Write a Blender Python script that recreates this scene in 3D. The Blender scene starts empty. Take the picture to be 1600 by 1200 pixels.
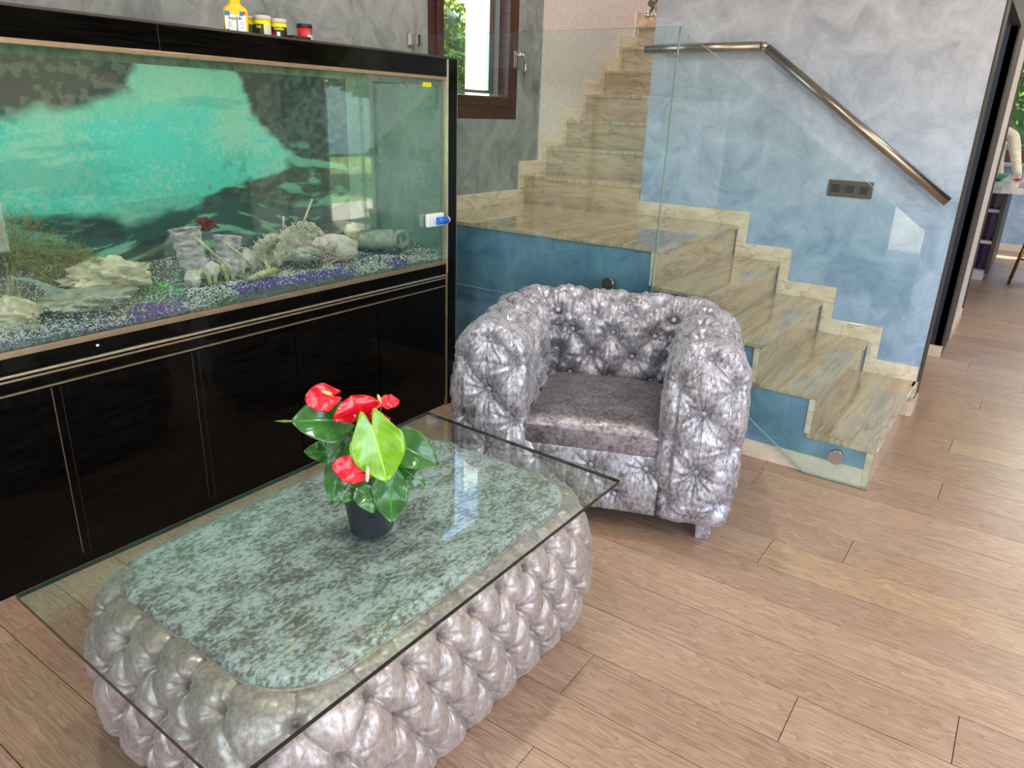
import bpy, bmesh, math, random
import numpy as np
from mathutils import Vector, Matrix
random.seed(7)
rng = np.random.default_rng(5)
SC = bpy.context.scene
COL = SC.collection
R_ = math.radians

# ------------------------------------------------------------------ camera
def make_camera():
    yaw, pitch, roll = R_(34.27), R_(-20.197), R_(2.042)
    a = math.pi / 2 + yaw
    F = Vector((math.cos(a) * math.cos(pitch), math.sin(a) * math.cos(pitch), math.sin(pitch)))
    Rt = Vector((math.sin(a), -math.cos(a), 0))
    U = Rt.cross(F)
    R2 = Rt * math.cos(roll) + U * math.sin(roll)
    U2 = -Rt * math.sin(roll) + U * math.cos(roll)
    M = Matrix(((R2.x, U2.x, -F.x, 0), (R2.y, U2.y, -F.y, 0), (R2.z, U2.z, -F.z, 1.4347), (0, 0, 0, 1)))
    cam = bpy.data.cameras.new('camera')
    ob = bpy.data.objects.new('camera', cam)
    COL.objects.link(ob)
    ob.matrix_world = M
    cam.sensor_width = 36
    cam.lens = 1151.64 * 36 / 1600
    cam.clip_start = 0.05
    cam.clip_end = 200
    SC.camera = ob
make_camera()
# ------------------------------------------------------------------ sky, sun, exposure
w = bpy.data.worlds.new('World'); SC.world = w; w.use_nodes = True
nt = w.node_tree; nt.nodes.clear()
sky = nt.nodes.new('ShaderNodeTexSky'); sky.sky_type = 'NISHITA'; sky.sun_disc = False
sky.sun_elevation = R_(58); sky.sun_rotation = R_(60); sky.air_density = 1.0; sky.dust_density = 2.0
bg = nt.nodes.new('ShaderNodeBackground'); bg.inputs[1].default_value = 1.0
wo = nt.nodes.new('ShaderNodeOutputWorld')
nt.links.new(sky.outputs[0], bg.inputs[0]); nt.links.new(bg.outputs[0], wo.inputs[0])
sl = bpy.data.lights.new('sun', 'SUN'); sl.energy = 15.0; sl.angle = R_(0.6); sl.color = (1.0, 0.95, 0.86)
so = bpy.data.objects.new('sun', sl); COL.objects.link(so)
so.rotation_euler = Vector((0.45, 0.30, 0.84)).to_track_quat('Z', 'Y').to_euler()
def area(name, loc, rot, sx, sy, e, col=(1, 1, 1), spread=None):
    l = bpy.data.lights.new(name, 'AREA'); l.shape = 'RECTANGLE'; l.size = sx; l.size_y = sy; l.energy = e; l.color = col
    if spread: l.spread = spread
    o = bpy.data.objects.new(name, l); o.location = loc; o.rotation_euler = rot; COL.objects.link(o); return o
# ceiling downlights of the room, added fills, tube light inside the aquarium hood
for (x, y) in ((-1.3, 0.6), (-1.3, 2.3), (0.9, 0.6), (0.9, 2.3), (0.9, 4.2), (0.9, 6.2)):
    area('downlight', (x, y, 2.70), (0, 0, 0), 0.14, 0.14, 14, (1, 0.95, 0.88))
area('stairwell_fill', (-2.4, 5.2, 4.6), (0, 0, 0), 0.5, 1.2, 38, (1, 0.96, 0.92))  # added fill that brightens the upper flight, no known fixture
area('aquarium_tube', (-2.325, 1.2, 1.643), (0, R_(38), 0), 0.04, 2.9, 9, (0.92, 1.0, 0.97))
area('passage_fill', (-0.9, 4.9, 2.65), (0, 0, 0), 0.14, 0.14, 10, (1, 0.96, 0.9))  # added fill to lift the dark navy wall in the passage
area('kitchen_light', (0.8, 9.6, 2.6), (0, 0, 0), 0.8, 0.8, 45, (1, 0.97, 0.93))
# added area lamp standing in for daylight from the glazed garden side
area('garden_side_fill', (2.95, 0.8, 1.25), (0, R_(90), 0), 2.3, 4.2, 30, (0.97, 0.99, 1.0))
SC.view_settings.view_transform = 'Standard'
SC.view_settings.look = 'None'
SC.view_settings.gamma = 1.0
SC.view_settings.use_curve_mapping = False
SC.view_settings.exposure = 0.32

# ------------------------------------------------------------------ helpers
def s2l(c):
    return tuple(((v / 255) / 12.92 if v / 255 <= 0.04045 else ((v / 255 + 0.055) / 1.055) ** 2.4) for v in c) + (1.0,)
def wloc(o):
    p = Vector((0, 0, 0))
    while o:
        p += o.location; o = o.parent
    return p
def linkobj(name, me, parent=None, local=False):
    o = bpy.data.objects.new(name, me)
    COL.objects.link(o)
    if parent:
        if not local:
            me.transform(Matrix.Translation(-wloc(parent)))
        o.parent = parent
    return o
def obj(name, bm, mats, parent=None, local=False, smooth=False):
    me = bpy.data.meshes.new(name)
    bmesh.ops.recalc_face_normals(bm, faces=bm.faces[:])
    bm.to_mesh(me); bm.free()
    for m in (mats if isinstance(mats, (list, tuple)) else [mats]):
        me.materials.append(m)
    if smooth:
        me.polygons.foreach_set('use_smooth', [True] * len(me.polygons))
    return linkobj(name, me, parent, local)
def raw(name, verts, faces, mats, parent=None, local=False, smooth=True, mi=None):
    me = bpy.data.meshes.new(name)
    me.from_pydata([tuple(v) for v in verts], [], [tuple(int(i) for i in f) for f in faces])
    for m in (mats if isinstance(mats, (list, tuple)) else [mats]):
        me.materials.append(m)
    if mi is not None: me.polygons.foreach_set('material_index', mi)
    if smooth: me.polygons.foreach_set('use_smooth', [True] * len(me.polygons))
    me.update()
    return linkobj(name, me, parent, local)
def thing(name, label, cat, loc=(0, 0, 0), rotz=0, group=None):
    o = bpy.data.objects.new(name, None); COL.objects.link(o)
    o.empty_display_size = 0.1
    o.location = loc; o.rotation_euler = (0, 0, rotz)
    o['label'] = label; o['category'] = cat
    if group: o['group'] = group
    return o
def tag(o, label, cat, group=None):
    o['label'] = label; o['category'] = cat
    if group: o['group'] = group
    return o
def struct(o, label=None, cat=None):
    o['kind'] = 'structure'
    if label: o['label'] = label
    if cat: o['category'] = cat
    return o
def bx(bm, x0, x1, y0, y1, z0, z1, bev=0, mi=0, seg=2):
    r = bmesh.ops.create_cube(bm, size=1)
    for v in r['verts']:
        v.co = Vector(((x0 + x1) / 2 + v.co.x * (x1 - x0), (y0 + y1) / 2 + v.co.y * (y1 - y0), (z0 + z1) / 2 + v.co.z * (z1 - z0)))
    fs = list({f for v in r['verts'] for f in v.link_faces})
    for f in fs: f.material_index = mi
    if bev:
        es = list({e for v in r['verts'] for e in v.link_edges})
        bmesh.ops.bevel(bm, geom=es, offset=bev, segments=seg, affect='EDGES', profile=0.5)
    return fs
def box(name, x0, x1, y0, y1, z0, z1, mat, parent=None, bev=0, local=False, smooth=False):
    bm = bmesh.new(); bx(bm, x0, x1, y0, y1, z0, z1, bev)
    return obj(name, bm, mat, parent, local, smooth)
def tube(bm, pts, r, n=12, caps=True, mi=0):
    pts = [Vector(p) for p in pts]
    rs = r if isinstance(r, (list, tuple)) else [r] * len(pts)
    rings = []
    up = Vector((0, 0, 1))
    prev = None
    for i, p in enumerate(pts):
        d = (pts[min(i + 1, len(pts) - 1)] - pts[max(i - 1, 0)]).normalized()
        if prev is None:
            a = d.cross(up)
            if a.length < 1e-3: a = d.cross(Vector((1, 0, 0)))
            a.normalize()
        else:
            a = (prev - d * prev.dot(d)).normalized()
        prev = a
        b = d.cross(a)
        rings.append([bm.verts.new(p + (a * math.cos(t) + b * math.sin(t)) * rs[i]) for t in [2 * math.pi * k / n for k in range(n)]])
    for i in range(len(rings) - 1):
        for k in range(n):
            f = bm.faces.new((rings[i][k], rings[i][(k + 1) % n], rings[i + 1][(k + 1) % n], rings[i + 1][k])); f.smooth = True; f.material_index = mi
    if caps:
        for rg in (rings[0][::-1], rings[-1]):
            f = bm.faces.new(rg); f.material_index = mi
def lathe(bm, prof, c=(0, 0, 0), n=32, mi=0):
    c = Vector(c); rings = []
    for (r, z) in prof:
        rings.append([bm.verts.new(c + Vector((max(r, 1e-5) * math.cos(2 * math.pi * k / n), max(r, 1e-5) * math.sin(2 * math.pi * k / n), z))) for k in range(n)])
    for i in range(len(rings) - 1):
        for k in range(n):
            f = bm.faces.new((rings[i][k], rings[i][(k + 1) % n], rings[i + 1][(k + 1) % n], rings[i + 1][k])); f.smooth = True; f.material_index = mi
    for rg in (rings[0][::-1], rings[-1]):
        bm.faces.new(rg).material_index = mi
def prism(bm, poly, axis, a, b, mi=0):
    """poly of 2D points extruded along axis from a to b (axis 0: (y,z); 1: (x,z); 2: (x,y))"""
    def P(p, v):
        return Vector((v, p[0], p[1])) if axis == 0 else Vector((p[0], v, p[1])) if axis == 1 else Vector((p[0], p[1], v))
    A = [bm.verts.new(P(p, a)) for p in poly]; B = [bm.verts.new(P(p, b)) for p in poly]
    fs = [bm.faces.new(A), bm.faces.new(B[::-1])]
    n = len(poly)
    sd = [bm.faces.new((A[i], B[i], B[(i + 1) % n], A[(i + 1) % n])) for i in range(n)]
    for f in fs: f.material_index = mi
    for f in sd: f.material_index = mi
    return fs, sd
def text_mesh(s, size, bold=0.0):
    cu = bpy.data.curves.new('t', 'FONT'); cu.body = s; cu.size = size; cu.offset = bold; cu.align_x = 'CENTER'; cu.align_y = 'CENTER'
    to = bpy.data.objects.new('t', cu); COL.objects.link(to)
    dg = bpy.context.evaluated_depsgraph_get()
    me = bpy.data.meshes.new_from_object(to.evaluated_get(dg))
    bpy.data.objects.remove(to); bpy.data.curves.remove(cu)
    return me
# value noise
_T = rng.random((256, 256))
def vnoise(x, y):
    xi = np.floor(x).astype(int); yi = np.floor(y).astype(int)
    fx = x - xi; fy = y - yi
    fx = fx * fx * (3 - 2 * fx); fy = fy * fy * (3 - 2 * fy)
    g = lambda a, b: _T[a & 255, b & 255]
    return (g(xi, yi) * (1 - fx) + g(xi + 1, yi) * fx) * (1 - fy) + (g(xi, yi + 1) * (1 - fx) + g(xi + 1, yi + 1) * fx) * fy
def fbm(x, y, o=5):
    s = 0; a = 0.5
    for k in range(o):
        s = s + a * vnoise(x * 2 ** k + 17 * k, y * 2 ** k + 31 * k); a *= 0.5
    return s

# ------------------------------------------------------------------ materials
class N:
    def __init__(s, name):
        s.m = bpy.data.materials.new(name); s.m.use_nodes = True
        s.t = s.m.node_tree; s.t.nodes.clear()
        s.out = s.n('ShaderNodeOutputMaterial')
    def n(s, ty, **kw):
        x = s.t.nodes.new(ty)
        for k, v in kw.items(): setattr(x, k, v)
        return x
    def l(s, a, b): s.t.links.new(a, b)
    def bsdf(s, col=(0.5, 0.5, 0.5, 1), rough=0.5, metal=0, **kw):
        b = s.n('ShaderNodeBsdfPrincipled')
        b.inputs['Base Color'].default_value = col
        b.inputs['Roughness'].default_value = rough
        b.inputs['Metallic'].default_value = metal
        for k, v in kw.items(): b.inputs[k.replace('_', ' ')].default_value = v
        s.l(b.outputs[0], s.out.inputs[0]); s.b = b
        return b
    def coord(s, kind='pos', scale=(1, 1, 1), rot=(0, 0, 0)):
        if kind == 'pos': o = s.n('ShaderNodeNewGeometry').outputs['Position']
        else: o = s.n('ShaderNodeTexCoord').outputs['Object']
        mp = s.n('ShaderNodeMapping'); mp.inputs['Scale'].default_value = scale; mp.inputs['Rotation'].default_value = rot
        s.l(o, mp.inputs[0]); s.mp = mp
        return mp.outputs[0]
    def noise(s, v, scale, detail=4, rough=0.5, dist=0.0):
        x = s.n('ShaderNodeTexNoise'); x.inputs['Scale'].default_value = scale; x.inputs['Detail'].default_value = detail
        x.inputs['Roughness'].default_value = rough; x.inputs['Distortion'].default_value = dist
        if v is not None: s.l(v, x.inputs['Vector'])
        return x.outputs['Fac']
    def ramp(s, f, stops):
        r = s.n('ShaderNodeValToRGB'); e = r.color_ramp.elements
        e[0].position, e[0].color = stops[0]; e[1].position, e[1].color = stops[-1]
        for p, c in stops[1:-1]:
            q = e.new(p); q.color = c
        s.l(f, r.inputs[0]); return r.outputs[0]
    def mix(s, f, a, b, mode='MIX'):
        m = s.n('ShaderNodeMix'); m.data_type = 'RGBA'; m.blend_type = mode
        for inp, v in ((m.inputs[0], f), (m.inputs[6], a), (m.inputs[7], b)):
            if hasattr(v, 'links'): s.l(v, inp)
            else: inp.default_value = v
        return m.outputs[2]
    def math(s, op, a, b=0.0):
        m = s.n('ShaderNodeMath'); m.operation = op; m.inputs[2].default_value = 0.08
        for inp, v in ((m.inputs[0], a), (m.inputs[1], b)):
            if hasattr(v, 'links'): s.l(v, inp)
            else: inp.default_value = v
        return m.outputs[0]
    def bump(s, h, strength=0.3, dist=0.01):
        b = s.n('ShaderNodeBump'); b.inputs['Strength'].default_value = strength; b.inputs['Distance'].default_value = dist
        s.l(h, b.inputs['Height']); s.l(b.outputs[0], s.b.inputs['Normal'])
def plain(name, rgb, rough=0.5, metal=0, **kw):
    n = N(name); n.bsdf(s2l(rgb), rough, metal, **kw)
    v = n.noise(n.coord(), 30, 2)
    n.l(n.mix(0.10, n.mix(1.0, s2l(rgb), n.ramp(v, [(0, (0.8, 0.8, 0.8, 1)), (1, (1.2, 1.2, 1.2, 1))]), 'MULTIPLY'), s2l(rgb)), n.b.inputs['Base Color'])
    return n.m
def glass(name, tint, haze=None, r0=0.042):
    n = N(name)
    tr = n.n('ShaderNodeBsdfTransparent'); tr.inputs[0].default_value = tint
    gl = n.n('ShaderNodeBsdfGlossy'); gl.inputs['Roughness'].default_value = 0.0
    # Schlick reflectance of one face, the same from inside and outside of the thin slab
    ge = n.n('ShaderNodeNewGeometry'); dt = n.n('ShaderNodeVectorMath'); dt.operation = 'DOT_PRODUCT'
    n.l(ge.outputs['Normal'], dt.inputs[0]); n.l(ge.outputs['Incoming'], dt.inputs[1])
    om = n.math('SUBTRACT', 1.0, n.math('ABSOLUTE', dt.outputs['Value']))
    fr = n.math('ADD', r0, n.math('MULTIPLY', n.math('POWER', om, 5.0), 1 - r0))
    mx = n.n('ShaderNodeMixShader')
    n.l(fr, mx.inputs[0]); n.l(tr.outputs[0], mx.inputs[1]); n.l(gl.outputs[0], mx.inputs[2])
    out = mx.outputs[0]
    if haze:
        rgb, amt = haze
        df = n.n('ShaderNodeBsdfDiffuse'); df.inputs[0].default_value = s2l(rgb)
        v = n.noise(n.coord(), 5, 8, 0.7)
        f = n.ramp(v, [(0.3, (amt * .4,) * 3 + (1,)), (0.7, (amt * 1.5,) * 3 + (1,))])
        m2 = n.n('ShaderNodeMixShader'); n.l(f, m2.inputs[0]); n.l(out, m2.inputs[1]); n.l(df.outputs[0], m2.inputs[2]); out = m2.outputs[0]
    n.l(out, n.out.inputs[0])
    return n.m

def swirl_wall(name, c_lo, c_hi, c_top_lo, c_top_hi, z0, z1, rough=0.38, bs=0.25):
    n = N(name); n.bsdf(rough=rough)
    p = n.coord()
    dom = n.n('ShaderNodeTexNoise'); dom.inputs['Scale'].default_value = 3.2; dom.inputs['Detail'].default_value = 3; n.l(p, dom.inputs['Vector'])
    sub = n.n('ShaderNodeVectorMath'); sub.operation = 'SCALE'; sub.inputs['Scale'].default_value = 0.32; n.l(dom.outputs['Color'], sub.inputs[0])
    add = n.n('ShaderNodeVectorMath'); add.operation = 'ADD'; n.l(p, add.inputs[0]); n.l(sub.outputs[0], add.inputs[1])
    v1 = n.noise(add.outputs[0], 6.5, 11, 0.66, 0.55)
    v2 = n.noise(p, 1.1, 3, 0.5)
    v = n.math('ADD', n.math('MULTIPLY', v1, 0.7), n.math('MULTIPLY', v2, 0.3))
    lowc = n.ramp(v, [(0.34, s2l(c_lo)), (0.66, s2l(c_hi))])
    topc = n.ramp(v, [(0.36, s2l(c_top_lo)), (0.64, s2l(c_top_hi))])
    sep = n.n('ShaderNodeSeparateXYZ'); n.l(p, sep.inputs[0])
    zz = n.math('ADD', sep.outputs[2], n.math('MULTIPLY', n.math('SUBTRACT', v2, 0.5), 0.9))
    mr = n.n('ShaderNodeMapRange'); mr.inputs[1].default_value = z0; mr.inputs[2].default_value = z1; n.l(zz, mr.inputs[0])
    n.l(n.mix(mr.outputs[0], lowc, topc), n.b.inputs['Base Color'])  # height fade: the gloss paint's reflection put into the base colour
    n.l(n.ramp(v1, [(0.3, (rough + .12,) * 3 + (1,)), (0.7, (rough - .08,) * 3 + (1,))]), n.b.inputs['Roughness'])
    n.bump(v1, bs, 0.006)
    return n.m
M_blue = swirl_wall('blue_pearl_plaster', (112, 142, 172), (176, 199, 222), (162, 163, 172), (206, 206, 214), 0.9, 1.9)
M_teal = swirl_wall('teal_blue_plaster', (80, 118, 142), (132, 168, 190), (80, 118, 142), (132, 168, 190), 0.9, 1.9)
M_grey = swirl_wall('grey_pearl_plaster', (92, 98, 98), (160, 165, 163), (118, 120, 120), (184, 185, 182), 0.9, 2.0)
M_white = plain('white_plaster', (214, 204, 196), 0.8)
M_ceil = plain('ceiling_paint', (225, 223, 220), 0.9)
M_cream = plain('cream_baseboard', (226, 208, 186), 0.35)
M_navy = plain('navy_paint', (26, 38, 58), 0.45)
M_brownmetal = plain('dark_bronze_frame', (60, 53, 48), 0.6, 0.0)
M_dark = plain('near_black_matte', (12, 10, 9), 0.9)  # plain near-black: subfloor, stair cores, plinth, shoes, pot marks
M_steel = plain('brushed_steel', (170, 158, 144), 0.3, 1.0)
M_chrome = plain('satin_chrome', (205, 200, 194), 0.2, 1.0)
M_plate = plain('bronze_switch_plate', (92, 84, 74), 0.35, 0.6)
M_plated = plain('bronze_switch_dark', (40, 42, 42), 0.3, 0.2)

def wood_floor():
    n = N('oak_plank')
    n.bsdf(rough=0.3)
    g = n.n('ShaderNodeNewGeometry').outputs['Position']
    oi = n.n('ShaderNodeObjectInfo').outputs['Random']
    cb = n.n('ShaderNodeCombineXYZ'); n.l(n.math('MULTIPLY', oi, 37.0), cb.inputs[0]); n.l(n.math('MULTIPLY', oi, 91.0), cb.inputs[1]); n.l(n.math('MULTIPLY', oi, 53.0), cb.inputs[2])
    ad = n.n('ShaderNodeVectorMath'); ad.operation = 'ADD'; n.l(g, ad.inputs[0]); n.l(cb.outputs[0], ad.inputs[1])
    mp = n.n('ShaderNodeMapping'); mp.inputs['Scale'].default_value = (1.0, 7.5, 1); n.l(ad.outputs[0], mp.inputs[0])
    w1 = n.noise(mp.outputs[0], 1.6, 3, 0.5)
    # cathedral rings: a sawtooth of the warped noise
    rings = n.math('FRACT', n.math('MULTIPLY', w1, 20.0))
    ringm = n.ramp(rings, [(0.0, (0.2,) * 3 + (1,)), (0.10, (1, 1, 1, 1)), (0.55, (0.8,) * 3 + (1,)), (1.0, (0.45,) * 3 + (1,))])
    mp2 = n.n('ShaderNodeMapping'); mp2.inputs['Scale'].default_value = (5, 190, 1); n.l(ad.outputs[0], mp2.inputs[0])
    fine = n.noise(mp2.outputs[0], 1.0, 4, 0.65)
    finem = n.ramp(fine, [(0.36, (0.25,) * 3 + (1,)), (0.52, (1, 1, 1, 1))])
    mp3 = n.n('ShaderNodeMapping'); mp3.inputs['Scale'].default_value = (1.2, 3, 1); n.l(ad.outputs[0], mp3.inputs[0])
    big = n.noise(mp3.outputs[0], 1.3, 3)
    base = n.ramp(oi, [(0.0, s2l((172, 144, 122))), (0.25, s2l((186, 158, 136))), (0.5, s2l((194, 166, 142))), (0.75, s2l((180, 152, 131))), (0.9, s2l((199, 172, 136))), (1.0, s2l((166, 140, 119)))])
    c1 = n.mix(n.ramp(big, [(0.35, (0, 0, 0, 1)), (0.7, (0.5,) * 3 + (1,))]), base, s2l((172, 140, 116)))
    dk = n.mix(1.0, c1, (0.50, 0.44, 0.40, 1), 'MULTIPLY')
    c2 = n.mix(ringm, dk, c1)
    c3 = n.mix(n.math('MULTIPLY', n.math('SUBTRACT', 1.0, finem), 0.55), c2, s2l((112, 82, 62)))
    n.l(c3, n.b.inputs['Base Color'])
    n.l(n.ramp(fine, [(0.3, (0.40,) * 3 + (1,)), (0.7, (0.24,) * 3 + (1,))]), n.b.inputs['Roughness'])
    n.bump(fine, 0.18, 0.002)
    return n.m
M_oak = wood_floor()

def marble(name, axis_scale, c=((206, 182, 150), (190, 162, 128), (222, 204, 178), (142, 110, 80)), rough=0.07, rot=(0, 0, 0)):
    n = N(name); n.bsdf(rough=rough)
    oi = n.n('ShaderNodeObjectInfo').outputs['Random']
    g = n.n('ShaderNodeNewGeometry').outputs['Position']
    cb = n.n('ShaderNodeCombineXYZ'); n.l(n.math('MULTIPLY', oi, 11.0), cb.inputs[0]); n.l(n.math('MULTIPLY', oi, 7.0), cb.inputs[2])
    ad = n.n('ShaderNodeVectorMath'); ad.operation = 'ADD'; n.l(g, ad.inputs[0]); n.l(cb.outputs[0], ad.inputs[1])
    mp = n.n('ShaderNodeMapping'); mp.inputs['Scale'].default_value = axis_scale; mp.inputs['Rotation'].default_value = rot; n.l(ad.outputs[0], mp.inputs[0])
    a = n.noise(mp.outputs[0], 2.4, 7, 0.55, 0.25)
    base = n.ramp(a, [(0.25, s2l(c[1])), (0.42, s2l(c[0])), (0.52, s2l(c[2])), (0.60, s2l(c[0])), (0.75, s2l(c[1]))])
    b = n.noise(mp.outputs[0], 1.3, 7, 0.55, 0.3)
    vein = n.math('ABSOLUTE', n.math('SUBTRACT', b, 0.5))
    vm = n.ramp(vein, [(0.0, (0.6,) * 3 + (1,)), (0.010, (0.15,) * 3 + (1,)), (0.03, (0, 0, 0, 1))])
    n.l(n.mix(vm, base, s2l(c[3])), n.b.inputs['Base Color'])
    n.b.inputs['Coat Weight'].default_value = 0.3
    return n.m
M_marble = marble('beige_vein_marble', (1.2, 1.2, 6), ((186, 160, 128), (168, 142, 110), (200, 176, 146), (122, 94, 68)), rot=(0, R_(14), 0))
M_marble_tread = marble('beige_vein_marble_tread', (7, 0.8, 1), ((184, 162, 132), (166, 142, 112), (200, 180, 150), (126, 98, 72)), 0.05, rot=(0, 0, R_(16)))
M_marble_trim = marble('beige_vein_marble_trim', (3, 1.5, 5), ((222, 202, 172), (206, 182, 150), (232, 216, 192), (160, 128, 96)), 0.12)

def blackgloss(name, grain=True):
    n = N(name); n.bsdf((0.008, 0.0065, 0.006, 1), 0.06)
    n.b.inputs['IOR'].default_value = 1.28
    p = n.coord('pos', (1, 2.0, 40))
    v = n.noise(p, 3.0, 6, 0.6, 0.1)
    n.l(n.ramp(v, [(0.35, (0.001, 0.001, 0.001, 1)), (0.7, (0.006, 0.005, 0.004, 1))]), n.b.inputs['Base Color'])
    return n.m
M_black = blackgloss('black_oak_gloss')
M_gold = plain('champagne_trim', (176, 150, 122), 0.35, 0.7)
M_silver = plain('pale_gold_edge', (226, 214, 186), 0.22, 0.8)
M_silicone = plain('grey_silicone', (96, 110, 98), 0.5)
M_red = N('red_spathe')
M_red.bsdf(s2l((226, 14, 34)), 0.22); M_red.b.inputs['Coat Weight'].default_value = 0.4
_v = M_red.noise(M_red.coord('pos'), 110, 3, 0.5); M_red.bump(_v, 0.5, 0.002)
M_red.l(M_red.ramp(M_red.noise(M_red.coord('pos'), 40, 2), [(0.3, s2l((205, 6, 28))), (0.7, s2l((236, 24, 44)))]), M_red.b.inputs['Base Color'])
M_red = M_red.m
def leafmat(name, a, b, rough=0.22):
    n = N(name); n.bsdf(rough=rough)
    n.b.inputs['Coat Weight'].default_value = 0.35
    uv = n.n('ShaderNodeUVMap').outputs[0]
    sp = n.n('ShaderNodeSeparateXYZ'); n.l(uv, sp.inputs[0])
    side = n.math('ABSOLUTE', n.math('SUBTRACT', sp.outputs[0], 0.5))
    mid = n.ramp(side, [(0.0, (1, 1, 1, 1)), (0.03, (0, 0, 0, 1))])
    vv = n.math('SINE', n.math('MULTIPLY', n.math('SUBTRACT', sp.outputs[1], n.math('MULTIPLY', side, 0.9)), 46.0))
    vein = n.ramp(vv, [(0.90, (0, 0, 0, 1)), (1.0, (0.16,) * 3 + (1,))])
    base = n.ramp(n.noise(n.coord('pos'), 30, 3), [(0.3, s2l(a)), (0.7, s2l(b))])
    lite = tuple(min(1, c * 1.8 + 0.02) for c in s2l(b)[:3]) + (1,)
    edge = n.ramp(side, [(0.485, (0, 0, 0, 1)), (0.5, (0.7,) * 3 + (1,))])
    m = n.mix(mid, n.mix(vein, base, lite), lite)
    n.l(n.mix(edge, m, lite), n.b.inputs['Base Color'])
    n.bump(vv, 0.08, 0.001)
    return n.m
M_leaf = leafmat('dark_leaf', (28, 78, 24), (56, 116, 42))
M_leafb = leafmat('bright_leaf', (96, 150, 18), (128, 178, 32))
M_leafp = leafmat('pale_leaf', (80, 118, 84), (112, 146, 112), 0.3)
M_stem = plain('green_stem', (104, 128, 50), 0.4)
M_spadix = plain('cream_spadix', (240, 205, 130), 0.5)
M_spadixw = plain('white_spadix', (226, 228, 196), 0.5)
M_pot = plain('dark_plastic_pot', (46, 50, 56), 0.32)
M_soil = plain('potting_soil', (30, 22, 16), 0.95)

def velvet(name, dark, light, scale=26, lo=0.44, hi=0.58, aniso=(1, 1, 1), rough=0.42, bigamt=0.35, metal=0.42, bump=0.10):
    n = N(name); n.bsdf(rough=rough)
    p = n.coord('obj', aniso)
    a = n.noise(p, scale, 7, 0.66, 0.25)
    b = n.noise(p, scale * 0.22, 3, 0.5)
    v = n.math('ADD', n.math('MULTIPLY', a, 1 - bigamt), n.math('MULTIPLY', b, bigamt))
    n.l(n.ramp(v, [(lo, s2l(dark)), (hi, s2l(light))]), n.b.inputs['Base Color'])
    n.b.inputs['Sheen Weight'].default_value = 0.35; n.b.inputs['Sheen Roughness'].default_value = 0.35
    n.b.inputs['Sheen Tint'].default_value = (0.9, 0.92, 1, 1)
    n.l(n.ramp(a, [(0.4, (0.55,) * 3 + (1,)), (0.6, (0.33,) * 3 + (1,))]), n.b.inputs['Roughness'])
    f = n.noise(p, scale * 2.0, 4, 0.6, 0.3)
    n.bump(f, bump, 0.002)
    n.b.inputs['Metallic'].default_value = metal
    return n.m
M_vel_chair = velvet('silver_crushed_velvet', (114, 107, 107), (200, 198, 207), 95, 0.39, 0.59, aniso=(1, 1, 0.5), rough=0.36, bigamt=.3)
M_vel_seat = velvet('seat_crushed_velvet', (70, 62, 62), (136, 128, 130), 70, 0.40, 0.62)  # dark seat top: the velvet's angle-dependent sheen put into the colour
def front_sheen_tint(m):  # lightens the front edge: velvet sheen painted into the base colour
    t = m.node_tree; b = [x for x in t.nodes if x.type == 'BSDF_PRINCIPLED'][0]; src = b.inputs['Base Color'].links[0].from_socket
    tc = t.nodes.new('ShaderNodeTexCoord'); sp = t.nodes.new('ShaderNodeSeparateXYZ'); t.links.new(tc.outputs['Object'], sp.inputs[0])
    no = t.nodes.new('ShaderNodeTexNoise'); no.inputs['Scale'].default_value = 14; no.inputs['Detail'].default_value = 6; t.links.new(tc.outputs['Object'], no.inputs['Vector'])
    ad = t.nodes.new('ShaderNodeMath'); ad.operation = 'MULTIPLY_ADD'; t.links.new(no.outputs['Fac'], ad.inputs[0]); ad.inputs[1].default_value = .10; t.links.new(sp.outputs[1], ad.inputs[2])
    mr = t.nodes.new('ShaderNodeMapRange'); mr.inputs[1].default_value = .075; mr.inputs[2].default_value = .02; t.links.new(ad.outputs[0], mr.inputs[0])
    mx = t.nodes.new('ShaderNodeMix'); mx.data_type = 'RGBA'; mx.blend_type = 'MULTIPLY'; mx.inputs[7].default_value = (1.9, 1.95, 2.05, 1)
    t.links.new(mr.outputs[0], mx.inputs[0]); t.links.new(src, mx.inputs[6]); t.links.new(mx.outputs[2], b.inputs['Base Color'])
front_sheen_tint(M_vel_seat)
M_vel_table = velvet('table_crushed_velvet', (140, 127, 122), (190, 178, 173), 100, 0.38, 0.62, aniso=(1, 1, .6), rough=0.4)
M_vel_top = velvet('tabletop_crushed_velvet', (108, 108, 100), (190, 200, 206), 110, 0.43, 0.56, metal=.15, bump=0.02, aniso=(1, 0.55, 1), bigamt=0.34)

M_glassrail = glass('balustrade_glass', (0.93, 0.98, 0.97, 1))
M_glassedge = plain('glass_edge', (150, 170, 160), 0.1)
M_glassedged = plain('dark_glass_edge', (16, 26, 22), 0.08)
M_glasstab = glass('tabletop_glass', (0.93, 0.975, 0.95, 1))
M_glasstank = glass('tank_glass', (0.93, 0.975, 0.955, 1), ((120, 160, 135), 0.03), 0.085)
M_glassend = glass('tank_end_glass', (0.84, 0.92, 0.88, 1), ((168, 196, 176), 0.42))
M_windowglass = glass('window_glass', (0.97, 0.98, 0.98, 1))

# ------------------------------------------------------------------ dimensions
XA, XW, YS, YW, XE, XR = -2.28, -2.837, 3.15, 4.245, -1.996, -0.311
RISE, X1, TR = 0.175, -0.313, 0.2633
ZL = 5 * RISE
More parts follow.
